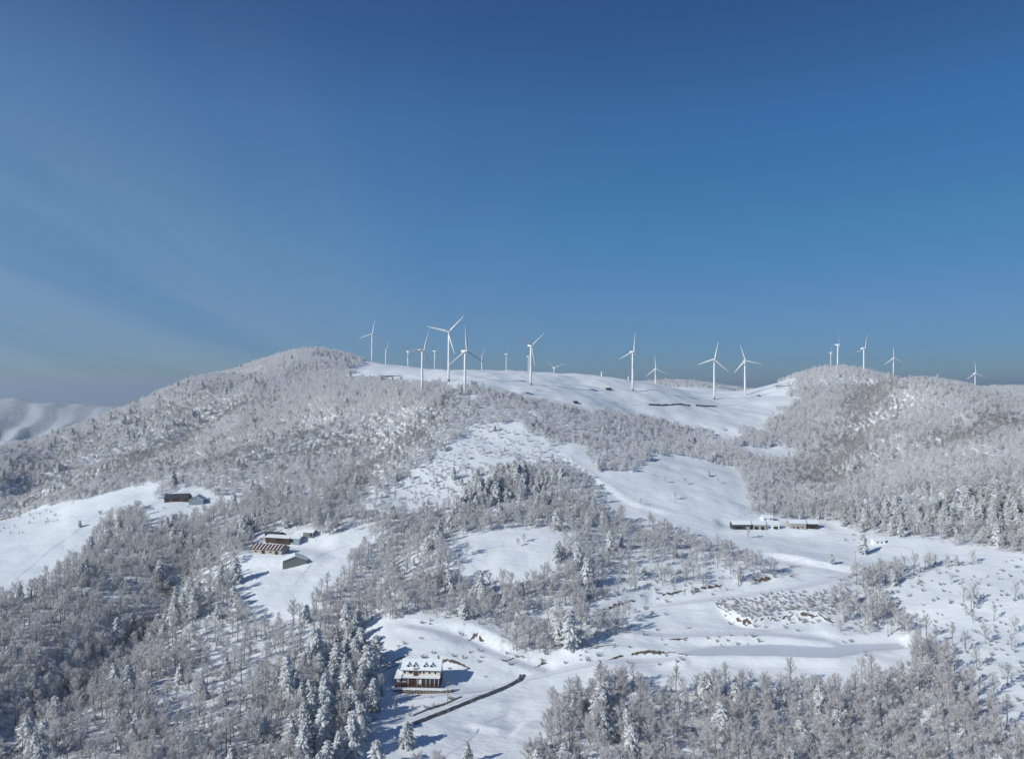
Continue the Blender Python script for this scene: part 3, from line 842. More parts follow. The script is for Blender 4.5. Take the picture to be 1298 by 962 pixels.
dmin = np.min(np.hypot(X[:, None] - lone_xy[None, :, 0], Y[:, None] - lone_xy[None, :, 1]), 1)
ok = dmin > 3.5
for (px, py, rad) in [(530,866,17),(358,697,24),(232,633,20),(305,631,8),(985,668,16),(955,668,14),(1015,668,14),(935,668,10),(1040,668,9),(1114,690,8)]:
    p = spot(px, py); ok &= np.hypot(X - p[0], Y - p[1]) > rad
X, Y, Z, dn, is_con, thin, size, pxs, pys = [a[ok] for a in (X, Y, Z, dn, is_con, thin, size, pxs, pys)]
hpx = size * np.where(is_con, 13.0, np.where(thin, 12.5, 10.5)) / Y * F
view = (pxs > -8) & (pxs < 1306) & (pys - hpx * 0.8 < 960)
single = np.zeros(len(X), bool)
for con, used in ((False, bare_n), (True, con_n)):
    c = np.nonzero((is_con == con) & view)[0]
    score = hpx[c] * np.where((dn[c] < 0.3) & (Y[c] < 560), 10.0, 1.0)
    single[c[np.argsort(-score)[:300 - used]]] = True
def zone(px, py, con, d):
    if con:
        k = 'snow-laden conifer'
        if px < 150: w = 'in the lower left corner wood'
        elif px < 330: w = 'in the lower left wood at the bottom edge' if py > 900 else ('in the lower left wood along the lower gully' if px < 240 else 'in the lower left wood below the farm field')
        elif px < 420: w = 'in the left half of the stand beside the guest house' if py < 900 else 'at the bottom edge of the stand beside the guest house'
        elif px < 500: w = 'in the stand beside the guest house bordering open snow' if py > 860 else 'at the upper end of the stand beside the guest house'
        elif px < 690: w = 'below the asphalt road at the bottom edge'
        elif px < 800: w = 'at the left end of the lower right wood, near the road' if py < 915 else 'at the bottom left of the lower right wood'
        elif px < 1000: w = 'among the bare trees right below the frozen pond'
        elif px < 1100: w = 'among the bare trees under the right end of the pond'
        elif px < 1200: w = 'in the lower right wood under the open slope'
        else: w = 'in the farthest lower right corner'
        return k, w
    k = 'frosted bare tree'
    if d < 0.3:
        if px > 1100: return k, 'scattered on the open snow slope at the right' if py > 770 else 'scattered high on the open snow slope at the right'
        if py > 620: return k, 'scattered along the foot of the sparse upper slope'
        return k, 'scattered on the left of the sparse upper slope' if px < 590 else 'scattered on the right of the sparse upper slope'
    if px < 110: w = 'in the lower left corner wood'
    elif px < 220: w = 'in the lower left wood on the gully'
    elif px < 330: w = 'in the lower left wood right of the gully'
    elif px < 500: w = 'in the wood between gully and guest house'
    elif px < 690: w = 'on the snow below the asphalt road'
    elif px < 800: w = 'at the left end of the lower right wood'
    elif px < 900: w = 'in the wood under the left end of the pond'
    elif px < 1000: w = 'in the wood under the middle of the pond'
    elif px < 1100: w = 'in the wood under the right end of the pond'
    elif px < 1190: w = 'in the lower right wood right of the pond'
    else: w = 'in the lower right corner wood beside the open slope'
    return k, w
rz_ = nrng.random(len(X)) * 6.283
pick = nrng.integers(0, 1000, len(X))
zones = {}
for k in np.nonzero(single)[0]: zones.setdefault(zone(pxs[k], pys[k], bool(is_con[k]), dn[k]), []).append(int(k))
for (kd, where), ks in zones.items():
    ends = {}
    if len(ks) >= 3:
        for word, key in (('leftmost', lambda q: pxs[q]), ('rightmost', lambda q: -pxs[q]), ('nearest', lambda q: -pys[q]), ('farthest', lambda q: pys[q]), ('tallest', lambda q: -hpx[q])):
            q = min((t for t in ks if t not in ends), key=key, default=None)
            if q is not None: ends[q] = word
    for q in ks:
        lab = ('%s %s %s' % (ends[q], kd, where)) if q in ends else '%s %s' % (kd, where)
        plant('conifer' if is_con[q] else ('thin' if thin[q] else 'bare'), int(pick[q]), X[q], Y[q], Z[q], float(size[q]), float(rz_[q]), lab, kd.replace('tree', 'trees').replace('conifer', 'conifers') + ' ' + where)

# ---- the rest of the woods, one mass of each kind
def mass(name, kind, label, x, y, z, s, rz, pk):
    col = bpy.data.collections.new('source_' + kind)
    for i, (t, c, m) in enumerate(KIND[kind]):
        col.objects.link(bpy.data.objects.new('%s_source_%02d' % (kind, i), m))
    nk = len(KIND[kind])
    me = bpy.data.meshes.new(name); me.vertices.add(len(x)); me.vertices.foreach_set('co', np.stack([x, y, z], -1).ravel())
    a = me.attributes.new('rot', 'FLOAT_VECTOR', 'POINT')
    a.data.foreach_set('vector', np.stack([nrng.normal(0, .04, len(x)), nrng.normal(0, .04, len(x)), rz], -1).ravel())
    a = me.attributes.new('size', 'FLOAT_VECTOR', 'POINT')
    a.data.foreach_set('vector', np.stack([s, s, s * nrng.uniform(.88, 1.12, len(x))], -1).ravel())
    a = me.attributes.new('pick', 'INT', 'POINT'); a.data.foreach_set('value', (pk % nk).astype(np.int32))
    o = put(name, me)
    ng = bpy.data.node_groups.new(name, 'GeometryNodeTree')
    ng.interface.new_socket('Geometry', in_out='INPUT', socket_type='NodeSocketGeometry')
    ng.interface.new_socket('Geometry', in_out='OUTPUT', socket_type='NodeSocketGeometry')
    N, L = ng.nodes, ng.links
    gi, go = N.new('NodeGroupInput'), N.new('NodeGroupOutput')
    ci = N.new('GeometryNodeCollectionInfo'); ci.inputs['Collection'].default_value = col
    ci.inputs['Separate Children'].default_value = True; ci.inputs['Reset Children'].default_value = True
    ip = N.new('GeometryNodeInstanceOnPoints'); ip.inputs['Pick Instance'].default_value = True
    def attr(nm, dt):
        q = N.new('GeometryNodeInputNamedAttribute'); q.data_type = dt; q.inputs['Name'].default_value = nm; return q.outputs[0]
    L.new(gi.outputs[0], ip.inputs['Points']); L.new(ci.outputs[0], ip.inputs['Instance'])
    L.new(attr('pick', 'INT'), ip.inputs['Instance Index']); L.new(attr('rot', 'FLOAT_VECTOR'), ip.inputs['Rotation']); L.new(attr('size', 'FLOAT_VECTOR'), ip.inputs['Scale'])
    L.new(ip.outputs[0], go.inputs[0])
    md = o.modifiers.new('growth', 'NODES'); md.node_group = ng
    return tag(o, label, kind.replace('bare', 'wood').replace('hill', 'wood').replace('dim', 'wood').replace('thin', 'wood').replace('conifer', 'conifers').replace('shrub', 'brush'), None, 'stuff')
rest = ~single
high = (Y + nrng.normal(0, 40, len(X))) > 540
low_frost = high & (nrng.random(len(X)) < sample(hollow, X, Y))
on_hill = high & ~low_frost
for nm, kd, sel, lab in (('frosted_forest', 'bare', ~is_con & ~thin & ~high, 'frosted bare woodland covering the lower slopes and valley'),
                         ('hill_forest', 'hill', ~is_con & on_hill, 'thickly rimed white woodland covering both hills'),
                         ('hollow_forest', 'dim', ~is_con & low_frost, 'darker, less frosted woodland in the hollows of both hills'),
                         ('slender_forest', 'thin', ~is_con & thin & ~high, 'slender dark-stemmed frosted trees mixed through the woodland'),
                         ('conifer_forest', 'conifer', is_con, 'snow-laden conifers mixed through the wooded slopes')):
    k = rest & sel
    mass(nm, kd, lab, X[k], Y[k], Z[k], size[k], rz_[k], pick[k])
# brush: undergrowth in the woods near by, the bank thicket, stalks along the scarps
bx_, by_ = scatter(215, 600, 2.3)
br = sample(brush, bx_, by_); st = sample(stalk, bx_, by_); db = sample(dens, bx_, by_)
kb = (nrng.random(len(bx_)) < np.maximum.reduce([br * 0.9, np.where(by_ < 430, db * 0.30, 0), st * 0.16])) & (sample(vis.astype(float), bx_, by_) > .3)
for nm, pl in road_lines.items():
    d, _, _ = seg_dist(pl, bx_, by_); kb &= d > 2.8
kb &= ~inside(pond_q, bx_, by_)
bx_, by_ = bx_[kb], by_[kb]
mass('frosted_brush', 'shrub', 'low frosted brush and undergrowth on banks and forest floor', bx_, by_, ground(bx_, by_), nrng.uniform(.45, 1.0, len(bx_)), nrng.random(len(bx_)) * 6.28, nrng.integers(0, 99, len(bx_)))

# ------------------------------------------------------------------ wind turbines
def turbine(hx, hy, base_y, d, yaw, phase, Lpx, label, foot=True, s=1):
    """hub at photo spot (hx, hy), d metres away; rotor radius Lpx photo pixels; yaw turns the rotor away from us to the right"""
    k = d / F
    R = Lpx * k
    hub_z = -(hy - HY) * k
    yaw_ = math.radians(yaw) * s
    # local: rotor looks towards -y before the yaw
    off = 0.11 * R
    x0 = (hx - CX) * k - math.sin(yaw_) * off; y0 = d + math.cos(yaw_) * off
    g = gz(x0, y0)
    root = empty('wind_turbine', (x0, y0, g), yaw_)
    H = hub_z - g
    rb, rt = 0.056 * R * 1.05, 0.030 * R * 1.05
    T = MB(); T.tube([(0, 0, -1.5), (0, 0, H * 0.35), (0, 0, H * 0.7), (0, 0, H - 0.03 * R)], [rb, rb * 0.86, rb * 0.70, rt], 16)
    T.build('tower', 'tower', root, True)
    if foot:
        T = MB(); T.tube([(0, 0, -1.4), (0, 0, H * 0.045)], [rb * 1.03, rb * 1.02], 16); T.build('tower_foot', 'green', root, True)
        T = MB(); T.box(-rb * .28, rb * .28, -rb * 1.12, -rb * .8, 0.4, 0.4 + 0.05 * H); T.build('door', 'grey', root)
    Nn = MB(); w = 0.052 * R
    Nn.hexa([(-w, -off * .55, H - w * .9), (w, -off * .55, H - w * .9), (w * .8, .20 * R, H - w * .5), (-w * .8, .20 * R, H - w * .5)],
            [(-w * .85, -off * .5, H + w * .8), (w * .85, -off * .5, H + w * .8), (w * .75, .20 * R, H + w * .9), (-w * .75, .20 * R, H + w * .9)])
    nac = Nn.build('nacelle', 'tower', root)
    V = MB(); V.box(-w * .6, w * .6, .201 * R, .212 * R, H - w * .35, H + w * .7); V.build('vent', 'machine', nac)
    V = MB(); V.tube([(0, .17 * R, H + w * .8), (0, .17 * R, H + w * 2.4)], [w * .12, w * .1], 5); V.build('wind_sensor', 'machine', nac)
    Hb = MB(); Hb.tube([(0, -off * .55, H), (0, -off * .8, H), (0, -off * 1.15, H), (0, -off * 1.4, H)], [w * .75, w * .8, w * .6, w * .1], 12)
    hub = Hb.build('hub', 'tower', root, True)
    secs = [(0.0, .018, .018, 0), (.06, .02, .018, 0), (.16, .047, .013, .20), (.30, .042, .010, .16), (.55, .031, .007, .10), (.80, .021, .004, .05), (.96, .012, .003, .02), (1.0, .004, .002, 0)]
    for i in range(3):
        a = math.radians(phase + 120 * i)
        er = Vector((math.sin(a), 0, math.cos(a))); et = Vector((math.cos(a), 0, -math.sin(a))); ez = Vector((0, -1, 0))
        B = MB(); vv = []; ff = []
        c0_ = Vector((0, -off, H))
        for (f, ch, th, sw) in secs:
            tw = math.radians(14 * (1 - f))
            ca, cb = et * math.cos(tw) + ez * math.sin(tw), ez * math.cos(tw) - et * math.sin(tw)
            for (u, v) in ((-0.35, 0), (0.0, 0.5), (0.65, 0), (0.0, -0.5)):
                vv.append(c0_ + er * f * R + ca * (u * ch * R * 2.1) + cb * (v * th * R * 2.2))
        for j in range(len(secs) - 1):
            for q in range(4):
                q2 = (q + 1) % 4
                ff.append((j * 4 + q, j * 4 + q2, j * 4 + 4 + q2, j * 4 + 4 + q))
        ff.append((0, 1, 2, 3)); ff.append(tuple((len(secs) - 1) * 4 + q for q in (3, 2, 1, 0)))
        B.add(vv, ff); B.build('blade', 'tower', root, True)
    tag(root, label, 'wind turbine', 'wind turbines along the snowy ridge')
TURB = [
 (472,423.5,459,1230,25,10,18.5,'white turbine on the right shoulder of the left wooded summit',True),
 (490,443,461,1480,55,28,14,'small turbine just right of the left summit, one blade pointing left',False),
 (518,445.5,464,1450,45,72,14,'small turbine between the left summit and the nearest turbines',False),
 (537.5,444,491,720,55,20,30,'near turbine seen half side-on with a blade reaching steeply up right',False),
 (552,445,464,1450,60,58,13,'small turbine just left of the tallest one, blades in a Y',False),
 (568.5,420.8,481,800,0,44,29,'tallest turbine facing us, in the centre left of the ridge',True),
 (591.5,445,497,720,40,116,33,'near turbine with its foot behind the trees, right of the tallest one',False),
 (612,450,469,1450,60,28,13,'small distant turbine just right of the near pair',False),
 (643,449,466,1600,78,12,12,'thin distant turbine seen edge-on left of the upright middle turbine',False),
 (671,452,467,1650,70,40,12,'tiny turbine almost hidden behind the middle turbine',False),
 (674.5,438,493,811,35,50,27,'middle turbine with one blade pointing up to the right',True),
 (703,466,474,1450,20,68,15,'low turbine showing only its blades above the snow crest',False),
 (803.5,446,497,890,25,6,25,'turbine with upright blade in the middle of the snow plateau, right of centre',True),
 (831.5,467.5,491,1300,10,114,17,'smaller turbine right behind the plateau crest with upright blade',False),
 (906,455.5,503,985,0,12,23,'left one of the two turbines in the saddle before the right hill',True),
 (945,457,500,1050,0,102,21,'right one of the two turbines in the saddle before the right hill',False),
 (1054.5,447,462,1650,70,2,11,'small faint turbine left of the twin on the right summit',False),
 (1064,437,462,1130,60,110,17,'bright turbine on top of the right wooded summit',False),
 (1097,441.5,466,1150,30,12,19,'turbine just right of the right summit with a blade pointing left',False),
 (1133.5,454,472,1150,0,116,15.5,'turbine behind the right spur, second from the right edge',False),
 (1237,473,491,1150,0,116,14.5,'rightmost turbine rising behind the right hill',False)]
for t_ in TURB: turbine(*t_)
def stub(px, top, base, d, label):
    k = d / F; x, y = (px - CX) * k, d; g = gz(x, y); h = -(top - HY) * k - g
    b_ = MB(); b_.tube([(x, y, g - 1), (x, y, g + h * .5), (x, y, g + h)], [1.6, 1.3, 0.9], 10)
    tag(b_.build('white_mast', 'tower', None, True), label, 'mast')
stub(762.5, 471, 478, 1300, 'short white mast on the skyline left of the plateau turbine')
stub(796.5, 477, 484, 1400, 'short faint mast on the skyline beside the plateau turbine')

# ------------------------------------------------------------------ buildings
def windows(root, spots_, y, w, h, frame='white', name='window'):
    for (x, z) in spots_:
        f = MB().box(x - w / 2 - .08, x + w / 2 + .08, y - .05, y + .02, z - .08, z + h + .08).build(name, frame, root)
        MB().box(x - w / 2, x + w / 2, y - .09, y - .052, z, z + h).build('pane', 'glass', f)
p = spot(530, 871)
gx0, gy0 = p[0], p[1]
root = empty('guest_house', (gx0, gy0, gz(gx0, gy0 + 5) + 1.1), math.radians(-3))
tag(root, 'cream two-storey guest house with snowy roof, dormers and dark brown ground floor', 'house')
# ground floor (brown, glazed porch on the right), x from -9.7 to 9.3
MB().box(-9.7, 9.3, 1.2, 10.5, -1.4, 3.0).build('ground_floor', 'brown', root)
MB().box(-10.0, 9.6, -.8, 1.19, -1.4, 0.05).build('deck', 'brown', root)
rl = MB()
for i in range(27): rl.box(-9.95 + i * .74, -9.89 + i * .74, -.75, -.69, .05, .95)
rl.box(-9.98, 9.58, -.77, -.67, .951, 1.05); rl.build('deck_railing', 'brown', root)
for x in (-4.2, -0.2, 1.6, 3.6, 5.4, 7.3, 9.1): MB().box(x - .09, x + .09, -.3, -.14, .06, 3.0).build('porch_column', 'white', root)
for x, w in ((-8.6, 1.3), (-6.1, 1.5), (2.6, 1.5), (4.5, 1.3), (6.4, 1.4), (8.2, 1.2)):
    f = MB().box(x - w / 2 - .1, x + w / 2 + .1, 1.13, 1.21, .9, 2.4).build('window', 'white' if x < 0 else 'grey', root)
    MB().box(x - w / 2, x + w / 2, 1.09, 1.128, 1.0, 2.3).build('pane', 'glass' if x > -3 else 'tan', f)
MB().box(.2, 1.2, 1.12, 1.21, .06, 2.2).build('door', 'white', root)
MB().hexa([(-7.2, .3, 3.02), (9.6, .3, 3.02), (9.6, 2.45, 3.3), (-7.2, 2.45, 3.3)], [(-7.2, .3, 3.22), (9.6, .3, 3.22), (9.6, 2.45, 3.5), (-7.2, 2.45, 3.5)]).build('porch_roof', 'snow', root)
MB().box(-7.3, 9.3, 2.4, 10.5, 3.05, 6.0).build('upper_wall', 'cream', root)
MB().house(-7.28, 9.28, 2.42, 10.48, 5.8, 6.05, 8.9).build('gable_end', 'cream', root)
roof = MB().gable(-7.9, 9.9, 1.7, 11.2, 5.72, 9.05, .32).build('roof', 'snow', root)
MB().box(-7.85, 9.85, 1.66, 1.76, 5.6, 5.86).build('eaves_board', 'darkgrey', roof)
wing = MB().hexa([(-10.2, -.4, 3.0), (-7.25, -.4, 3.0), (-7.25, 10.4, 5.4), (-10.2, 10.4, 5.4)], [(-10.2, -.4, 3.35), (-7.25, -.4, 3.35), (-7.25, 10.4, 5.75), (-10.2, 10.4, 5.75)])
wing.build('wing_roof', 'snow', root)
MB().hexa([(-9.68, 1.22, 2.9), (-7.3, 1.22, 2.9), (-7.3, 10.4, 2.9), (-9.68, 10.4, 2.9)], [(-9.68, 1.22, 3.3), (-7.3, 1.22, 3.3), (-7.3, 10.4, 5.35), (-9.68, 10.4, 5.35)]).build('wing_wall', 'brown', root)
windows(root, [(-6.3, 4.3), (-4.0, 4.3), (-3.2, 4.3), (.6, 4.3), (2.2, 4.3), (4.7, 4.3), (7.3, 4.3)], 2.4, .75, .95)
MB().box(-2.3, -.5, 1.9, 4.2, 3.2, 6.75).build('stair_tower', 'maroon', root)
MB().box(-2.5, -.3, 1.75, 4.3, 6.76, 7.0).build('stair_tower_snow', 'snow', root)
for x in (-4.6, -1.9, 2.7, 5.7):
    d_ = MB().house(-.85, .85, -1.0, 1.0, 0, .8, 1.5)
    d_.v = [(x + q[1] * .9, 3.9 + q[0] * 1.2, 6.75 + q[2]) for q in d_.v]; d_.f = [tuple(reversed(f)) for f in d_.f]
    dm = d_.build('dormer', 'cream', root)
    MB().box(x - .38, x + .38, 2.78, 2.87, 7.0, 7.65).build('window', 'glass', dm)
    rf = MB().gable(-1.3, 1.1, -1.15, 1.15, .7, 1.6, .2); rf.v = [(x + q[1], 3.9 + q[0] * 1.1, 6.75 + q[2]) for q in rf.v]
    rf.build('dormer_roof', 'snow', dm)
MB().box(7.4, 8.1, 8.2, 8.9, 8.0, 10.0).build('chimney', 'stone', root)
# stone retaining wall in front, each course of rough stones its own
wroot = empty('retaining_wall', (gx0, gy0, gz(gx0, gy0 - 3) + 0.55), math.radians(-3))
tag(wroot, 'rubble stone retaining wall capped with snow in front of the guest house', 'wall')
stone_meshes = []
for i in range(5):
    b_ = MB(); r_ = random.Random(i)
    bo = [(-.5 + r_.uniform(0, .1), -.4, 0), (.5 - r_.uniform(0, .1), -.4 + r_.uniform(-.1, .1), 0), (.5, .4, 0), (-.5, .4, 0)]
    b_.hexa(bo, [(q[0] * r_.uniform(.75, 1), q[1] * r_.uniform(.75, 1), 1 + r_.uniform(-.15, .05)) for q in bo]); stone_meshes.append(b_.mesh('stone', 'stone'))
for c_ in range(2):
    x_ = -10.2
    while x_ < 15.4:
        w_ = rng.uniform(.8, 1.5); yy = -2.9 + max(0, x_ - 11) ** 2 * 0.10
        st_ = put('stone', stone_meshes[rng.randrange(5)], wroot)
        st_.location = (x_ + w_ / 2, yy + rng.uniform(-.08, .08), -0.5 + c_ * .82); st_.scale = (w_ * .97, 1.1, rng.uniform(.74, .9)); x_ += w_
cap = MB(); vv = []; ff = []
for i in range(27):
    x_ = -10.3 + i; yy = -2.9 + max(0, x_ - 11) ** 2 * 0.10
    vv += [(x_, yy - .5, 1.12 + rng.uniform(-.1, .1)), (x_, yy + .1, 1.42 + rng.uniform(-.06, .06)), (x_, yy + 1.9, 1.25)]
for i in range(26):
    for k in range(2): ff.append((i * 3 + k, i * 3 + 3 + k, i * 3 + 4 + k, i * 3 + 1 + k))
cap.add(vv, ff); cap.build('snow_cap', 'snow', wroot, True)

def shed(name, px, py, w, dep, h, rise, rz, wall, roofm, label, front=(), cat='shed', stripes=0, lift=0.0, over=0.35, open_=False, dx=0.0, dy=0.0):
    q = spot(px, py); x, y = q[0] + dx, q[1] + dy
    cs = [(x + a * math.cos(rz) - b_ * math.sin(rz), y + a * math.sin(rz) + b_ * math.cos(rz)) for a in (-w / 2, w / 2) for b_ in (0, dep)]
    zb = max(gz(*c) for c in cs) * .35 + min(gz(*c) for c in cs) * .65 + lift
    root = empty(name, (x, y, zb), rz)
    tag(root, label, cat)
    MB().house(-w / 2, w / 2, 0, dep, -2.0, h, h + rise).build('wall', wall, root)
    rt = .28
    sl = (h + rise - h) / (dep / 2)
    r0 = MB().gable(-w / 2 - over, w / 2 + over, -over, dep + over, h - sl * over + .04, h + rise + .04, rt).build('roof', roofm, root)
    for i in range(stripes):   # snow lying in the troughs of the roof sheets
        xx = -w / 2 + w * (i + .5) / stripes
        MB().hexa([(xx - .26, -over + .05, h - sl * (over - .05) + .33), (xx + .26, -over + .05, h - sl * (over - .05) + .33), (xx + .26, dep / 2, h + rise + .33), (xx - .26, dep / 2, h + rise + .33)],
                  [(xx - .26, -over + .05, h - sl * (over - .05) + .43), (xx + .26, -over + .05, h - sl * (over - .05) + .43), (xx + .26, dep / 2, h + rise + .43), (xx - .26, dep / 2, h + rise + .43)]).build('snow_strip', 'snow', r0)
    for kind, fx, fz, fw, fh in front:
        if kind == 'window':
            f = MB().box(fx - fw / 2 - .1, fx + fw / 2 + .1, -.06, .02, fz - .1, fz + fh + .1).build('window', 'white', root)
            MB().box(fx - fw / 2, fx + fw / 2, -.10, -.062, fz, fz + fh).build('pane', 'glass', f)
        else:
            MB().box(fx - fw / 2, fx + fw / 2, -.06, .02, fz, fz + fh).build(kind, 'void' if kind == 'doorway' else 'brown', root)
    return root
# the farm
shed('long_barn', 338, 702, 21, 9, 2.6, 2.2, math.radians(-14), 'tan', 'rust', 'long barn with rusty red roof striped by snow at the farm', [('window', -7, .8, 1.6, 1.0), ('doorway', -2, 0, 2.2, 2.0), ('window', 3, .8, 1.6, 1.0), ('doorway', 7, 0, 2, 2)], 'barn', 9)
shed('gable_shed', 390, 707, 9, 14, 2.7, 2.5, math.radians(107), 'grey', 'snow', 'grey metal shed with snow-covered gable roof beside the long barn', [('doorway', -3.5, 0, 3.0, 2.6), ('window', 2.5, 1.2, 1.6, 1.0)])
shed('low_shed', 352, 690, 17, 7, 2.5, 1.0, math.radians(-14), 'brown', 'snow', 'low dark shed with flat snowy roof behind the long barn', [('doorway', 2, 0, 5, 2.1)])
shed('low_shed', 372, 691, 9, 6, 2.6, 1.0, math.radians(-14), 'teal', 'snow', 'small blue-grey shed between the farm buildings', [('doorway', -1, 0, 2.5, 2.0)])
shed('farm_hut', 391, 683, 7, 5, 2.4, 1.2, math.radians(-10), 'grey', 'snow', 'small grey hut behind the farm sheds on the right', [('doorway', 2, 0, 1.4, 1.9)])
shed('low_shed', 346, 683, 11, 4, 2.2, .7, math.radians(-14), 'darkgrey', 'darkgrey', 'narrow dark shed at the back of the farm', [('doorway', 0, 0, 3, 1.7)])
# upper left farmhouse
shed('farmhouse', 224, 636, 17, 9, 2.3, 2.7, math.radians(8), 'brown', 'darkgrey', 'low farmhouse with long dark roof by the left snow field', [('window', -4, .7, 1.5, 1.0), ('door', 0, 0, 1.2, 1.9), ('window', 4, .7, 1.5, 1.0)], 'house')
shed('gable_shed', 260, 637, 9, 10, 2.8, 3.0, math.radians(98), 'teal', 'snow', 'blue-grey gabled shed with snowy roof beside the dark-roofed farmhouse', [('doorway', 1, 0, 2.4, 2.2)])
shed('farm_hut', 305, 631, 9, 5, 2.0, .8, math.radians(4), 'tan', 'snow', 'small tan hut half buried in snow above the left wood', [('doorway', 2.5, 0, 1.6, 1.5)])
# row of sheds on the right terrace
for px, w, h, wall, rf, lab, fr in [
    (940, 12.5, 2.9, 'darkgrey', 'snow', 'grey shed at the left end of the terrace row', [('doorway', -2, 0, 5, 2.2)]),
    (962, 9.0, 2.9, 'tan', 'snow', 'tan shed with two dark openings, second from left in the terrace row', [('doorway', -2, 0, 2.6, 2.3), ('doorway', 2.2, 0, 2.2, 2.3)]),
    (979, 9.0, 2.6, 'white', 'snow', 'whitish shed in the middle of the terrace row', [('window', -2, .9, 1.4, 1.0), ('doorway', 2, 0, 3, 2.0)]),
    (1011, 11.0, 3.3, 'tan', 'snow', 'widest tan house of the terrace row', [('window', -3, .9, 1.5, 1.1), ('door', 0, 0, 1.1, 2.0), ('window', 3, .9, 1.5, 1.1)]),
    (1029, 8.0, 2.8, 'brown', 'snow', 'dark brown shed at the right end of the terrace row', [('doorway', 0, 0, 3, 2.1)])]:
    shed('terrace_shed', px, 671, w, 7.0, h + 0.7, 1.7, math.radians(-1 + (px % 3)), wall, rf, lab, fr)
shed('terrace_house', 973, 662, 7, 5, 2.2, 1.5, 0.05, 'white', 'snow', 'white house with snowy roof behind the terrace row', [('window', -2, 1, 1.2, 1.0), ('window', 2, 1, 1.2, 1.0)], 'house')
shed('small_hut', 1114, 690, 7.0, 4.5, 2.3, 1.0, math.radians(-3), 'white', 'snow', 'tiny white hut with dark windows at the foot of the right wood', [('window', -1.2, .7, 1.0, .9), ('window', 1.3, .7, 1.0, .9)], 'hut')
# small sheds on the turbine plateau
shed('plateau_shed', 483, 482, 13, 7, 2.0, .8, 0.02, 'darkgrey', 'snow', 'long low dark shed on the snow below the left summit', [('doorway', 0, 0, 8, 1.5)])
shed('plateau_shed', 494, 478, 20, 6, 1.6, .6, -0.03, 'grey', 'snow', 'long grey shed behind the dark one below the left summit', [('doorway', 0, 0, 10, 1.2)])
shed('plateau_hut', 772, 495, 6, 5, 2.0, .8, 0.1, 'brown', 'darkgrey', 'tiny dark hut on the plateau left of the middle turbines', [('doorway', 0, 0, 2, 1.6)], 'hut')
shed('plateau_hut', 730, 512, 4, 4, 1.6, .6, 0.1, 'brown', 'darkgrey', 'tiny dark hut low on the plateau snow near the wood edge', [('doorway', 0, 0, 1.5, 1.3)], 'hut')

# ------------------------------------------------------------------ walls, banks, poles
def dry_wall(pp, h, label, mat='stone'):
    pl = line(pp, 3); b_ = MB(); vv = []; ff = []
    for i, q in enumerate(pl):
        z = gz(*q); hh = h * rng.uniform(.7, 1.15)
        vv += [(q[0], q[1] - .5, z - .4), (q[0], q[1] - .35, z + hh), (q[0], q[1] + .35, z + hh), (q[0], q[1] + .5, z - .4)]
    for i in range(len(pl) - 1):
        for k in range(3): ff.append((i * 4 + k, i * 4 + 4 + k, i * 4 + 5 + k, i * 4 + 1 + k))
    b_.add(vv, ff); tag(b_.build('field_wall', mat), label, 'wall')
dry_wall([(822,514),(850,514),(875,515)], 1.6, 'low dark wall line crossing the plateau snow, left length', 'darkgrey')
dry_wall([(882,515),(896,515.5),(908,516)], 1.5, 'low dark wall line crossing the plateau snow, right length', 'darkgrey')
dry_wall([(524,906),(545,897),(584,884)], .5, 'low stone kerb wall beside the asphalt road below the guest house')
def earth(pp, h, label, lean=0.8):
    """a ragged strip of bare soil on a bank that the snow has slid off"""
    h *= .8
    pl = line(pp, 0.8); b_ = MB(); vv = []; ff = []
    nseg = len(pl)
    for i, q in enumerate(pl):
        t = math.sin(math.pi * min(1, max(0.04, i / max(1, nseg - 1)))) ** .5
        lo = rng.uniform(.15, .6) * h * t * 1.2; hi = rng.uniform(.3, 1.0) * h * t
        for k, f in enumerate((-1.0, -.3, .35, 1.0)):
            y = q[1] + (lo if f < 0 else hi) * f / lean + rng.uniform(-.15, .15)
            vv.append((q[0] + rng.uniform(-.2, .2), y, gz(q[0], y) + (.10 if abs(f) < 1 else -.12) + rng.uniform(0, .16)))
    for i in range(nseg - 1):
        for k in range(3): ff.append((i * 4 + k, i * 4 + 4 + k, i * 4 + 5 + k, i * 4 + 1 + k))
    b_.add(vv, ff); tag(b_.build('earth_bank', 'soil'), label, 'earth bank', 'patches of bare soil on the snowy banks')
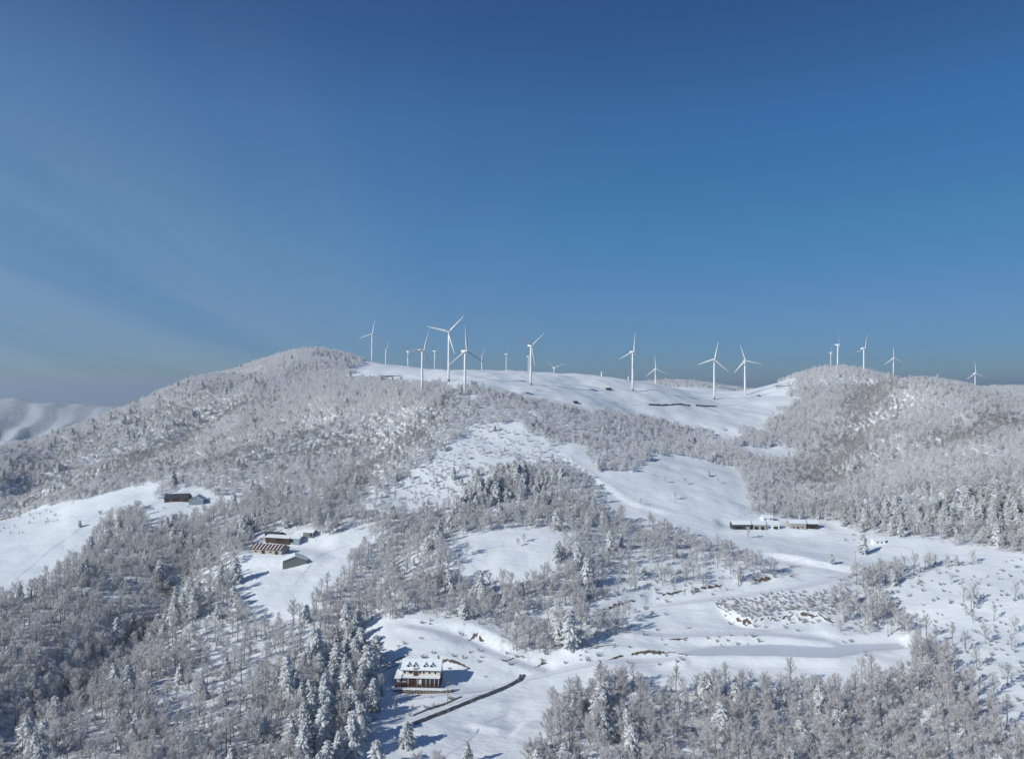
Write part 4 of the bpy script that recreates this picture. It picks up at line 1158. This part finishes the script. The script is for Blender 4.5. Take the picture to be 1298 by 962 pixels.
for pp, h, lab in [
    ([(757,773),(790,765),(806,761)], .9, 'thin bare soil line at the left end of the upper terrace bank'),
    ([(835,756),(852,752),(870,747)], .9, 'bare soil line on the upper terrace bank beneath bare trees'),
    ([(880,749),(900,745),(915,742)], .8, 'faint soil patch in the middle of the upper terrace bank'),
    ([(956,736),(966,734),(977,733)], 1.7, 'dark soil hollow at the right of the upper terrace bank'),
    ([(905,764),(918,774),(928,784)], .6, 'thin soil edge at the left of the brush patch'),
    ([(932,787),(940,792),(952,792)], 1.6, 'red-brown soil patch at the lower left of the brush patch'),
    ([(955,791),(985,785),(1008,780)], .6, 'long thin soil line below the brush patch'),
    ([(1010,779),(1024,778),(1034,781)], 1.1, 'brown soil patch at the lower right of the brush patch'),
    ([(1036,778),(1046,785),(1058,790)], 1.7, 'steep red-brown soil scar right of the brush patch'),
    ([(848,810),(860,811),(872,809)], 1.3, 'small brown soil scar above the left end of the pond'),
    ([(868,795),(872,796),(876,794)], .8, 'tiny brown soil spot in the terraces above the pond'),
    ([(800,828),(820,826),(856,826)], 1.6, 'brown soil bank at the left end of the pond'),
    ([(770,836),(782,833),(790,832)], 1.2, 'brown soil bank above the lower road'),
    ([(745,822),(760,819),(777,817)], .8, 'thin soil line under the huge conifer'),
    ([(592,812),(600,808),(616,814)], 1.3, 'tan soil scar on the steep snow bank behind the guest house'),
    ([(634,834),(642,837),(652,833)], 1.6, 'orange-brown soil nose at the end of the steep bank'),
    ([(677,846),(686,841),(693,840)], 1.1, 'small soil patch by the road junction'),
    ([(487,846),(500,838),(520,830)], .9, 'dark stony line on the shaded slope left of the guest house'),
    ([(482,853),(494,846),(508,842)], .9, 'lower dark stony line left of the guest house'),
    ([(558,836),(575,839),(596,846)], 1.3, 'brown stony bank running right from behind the guest house'),
    ([(1120,762),(1130,762),(1138,765)], 1.0, 'dark soil ledge between the thickets at the right'),
    ([(1072,566),(1082,564),(1104,563)], 1.9, 'tan rock outcrop on the lower slope of the right hill'),
    ([(1000,717),(1008,717),(1015,718)], .9, 'small dark soil spot below the terrace field')]:
    earth(pp, h, lab)
def pole(px, py, h, label, arm=True):
    q = spot(px, py)
    root = empty('utility_pole', tuple(q)); tag(root, label, 'pole', 'utility poles')
    MB().tube([(0, 0, -.5), (0, 0, h)], [.17, .11], 8).build('shaft', 'concrete', root, True)
    if arm:
        MB().box(-.9, .9, -.06, .06, h - .7, h - .58).build('cross_arm', 'concrete', root)
        for x in (-.8, 0, .8): MB().tube([(x, 0, h - .575), (x, 0, h - .35)], [.06, .05], 6).build('insulator', 'white', root)
pole(568, 892, 10, 'tall utility pole beside the kerb wall right below the guest house')
pole(501, 908, 9, 'utility pole on the slope left of the asphalt road end')
pole(1083, 719, 9, 'utility pole on the snow below the tall white conifer')
pole(1124, 806, 8, 'utility pole at the right end of the frozen pond')
pole(626, 878, 3, 'short marker post on the roadside near the road bend', False)
# wooden snow fence on the saddle under the right hill
fr_ = spot(992, 491, 1300); fz = empty('snow_fence', (fr_[0], fr_[1], fr_[2]), 0.05); tag(fz, 'short brown post fence on the snow left of the right summit', 'fence')
for i in range(7): MB().box(-9 + i * 3, -8.5 + i * 3, -.2, .2, -2, 3.2).build('post', 'brown', fz)
MB().box(-9.5, 10, .21, .35, 1.6, 2.1).build('rail', 'brown', fz)

# ------------------------------------------------------------------ the air
hz = MB().box(-46000, 46000, -3000, 46000, float(GZ.min()) - 2.0, max(110.0, float(GZ.max()) + 60))
ho = hz.build('haze', None); tag(ho, kind='stuff')
hm = bpy.data.materials.new('winter_haze'); hm.use_nodes = True; hn = hm.node_tree
hn.nodes.remove(hn.nodes['Principled BSDF'])
pv = hn.nodes.new('ShaderNodeVolumePrincipled'); pv.inputs['Density'].default_value = 0.0001; pv.inputs['Color'].default_value = (0.66, 0.79, 0.93, 1); pv.inputs['Anisotropy'].default_value = 0.2
hn.links.new(pv.outputs[0], hn.nodes['Material Output'].inputs['Volume'])
ho.data.materials.append(hm)
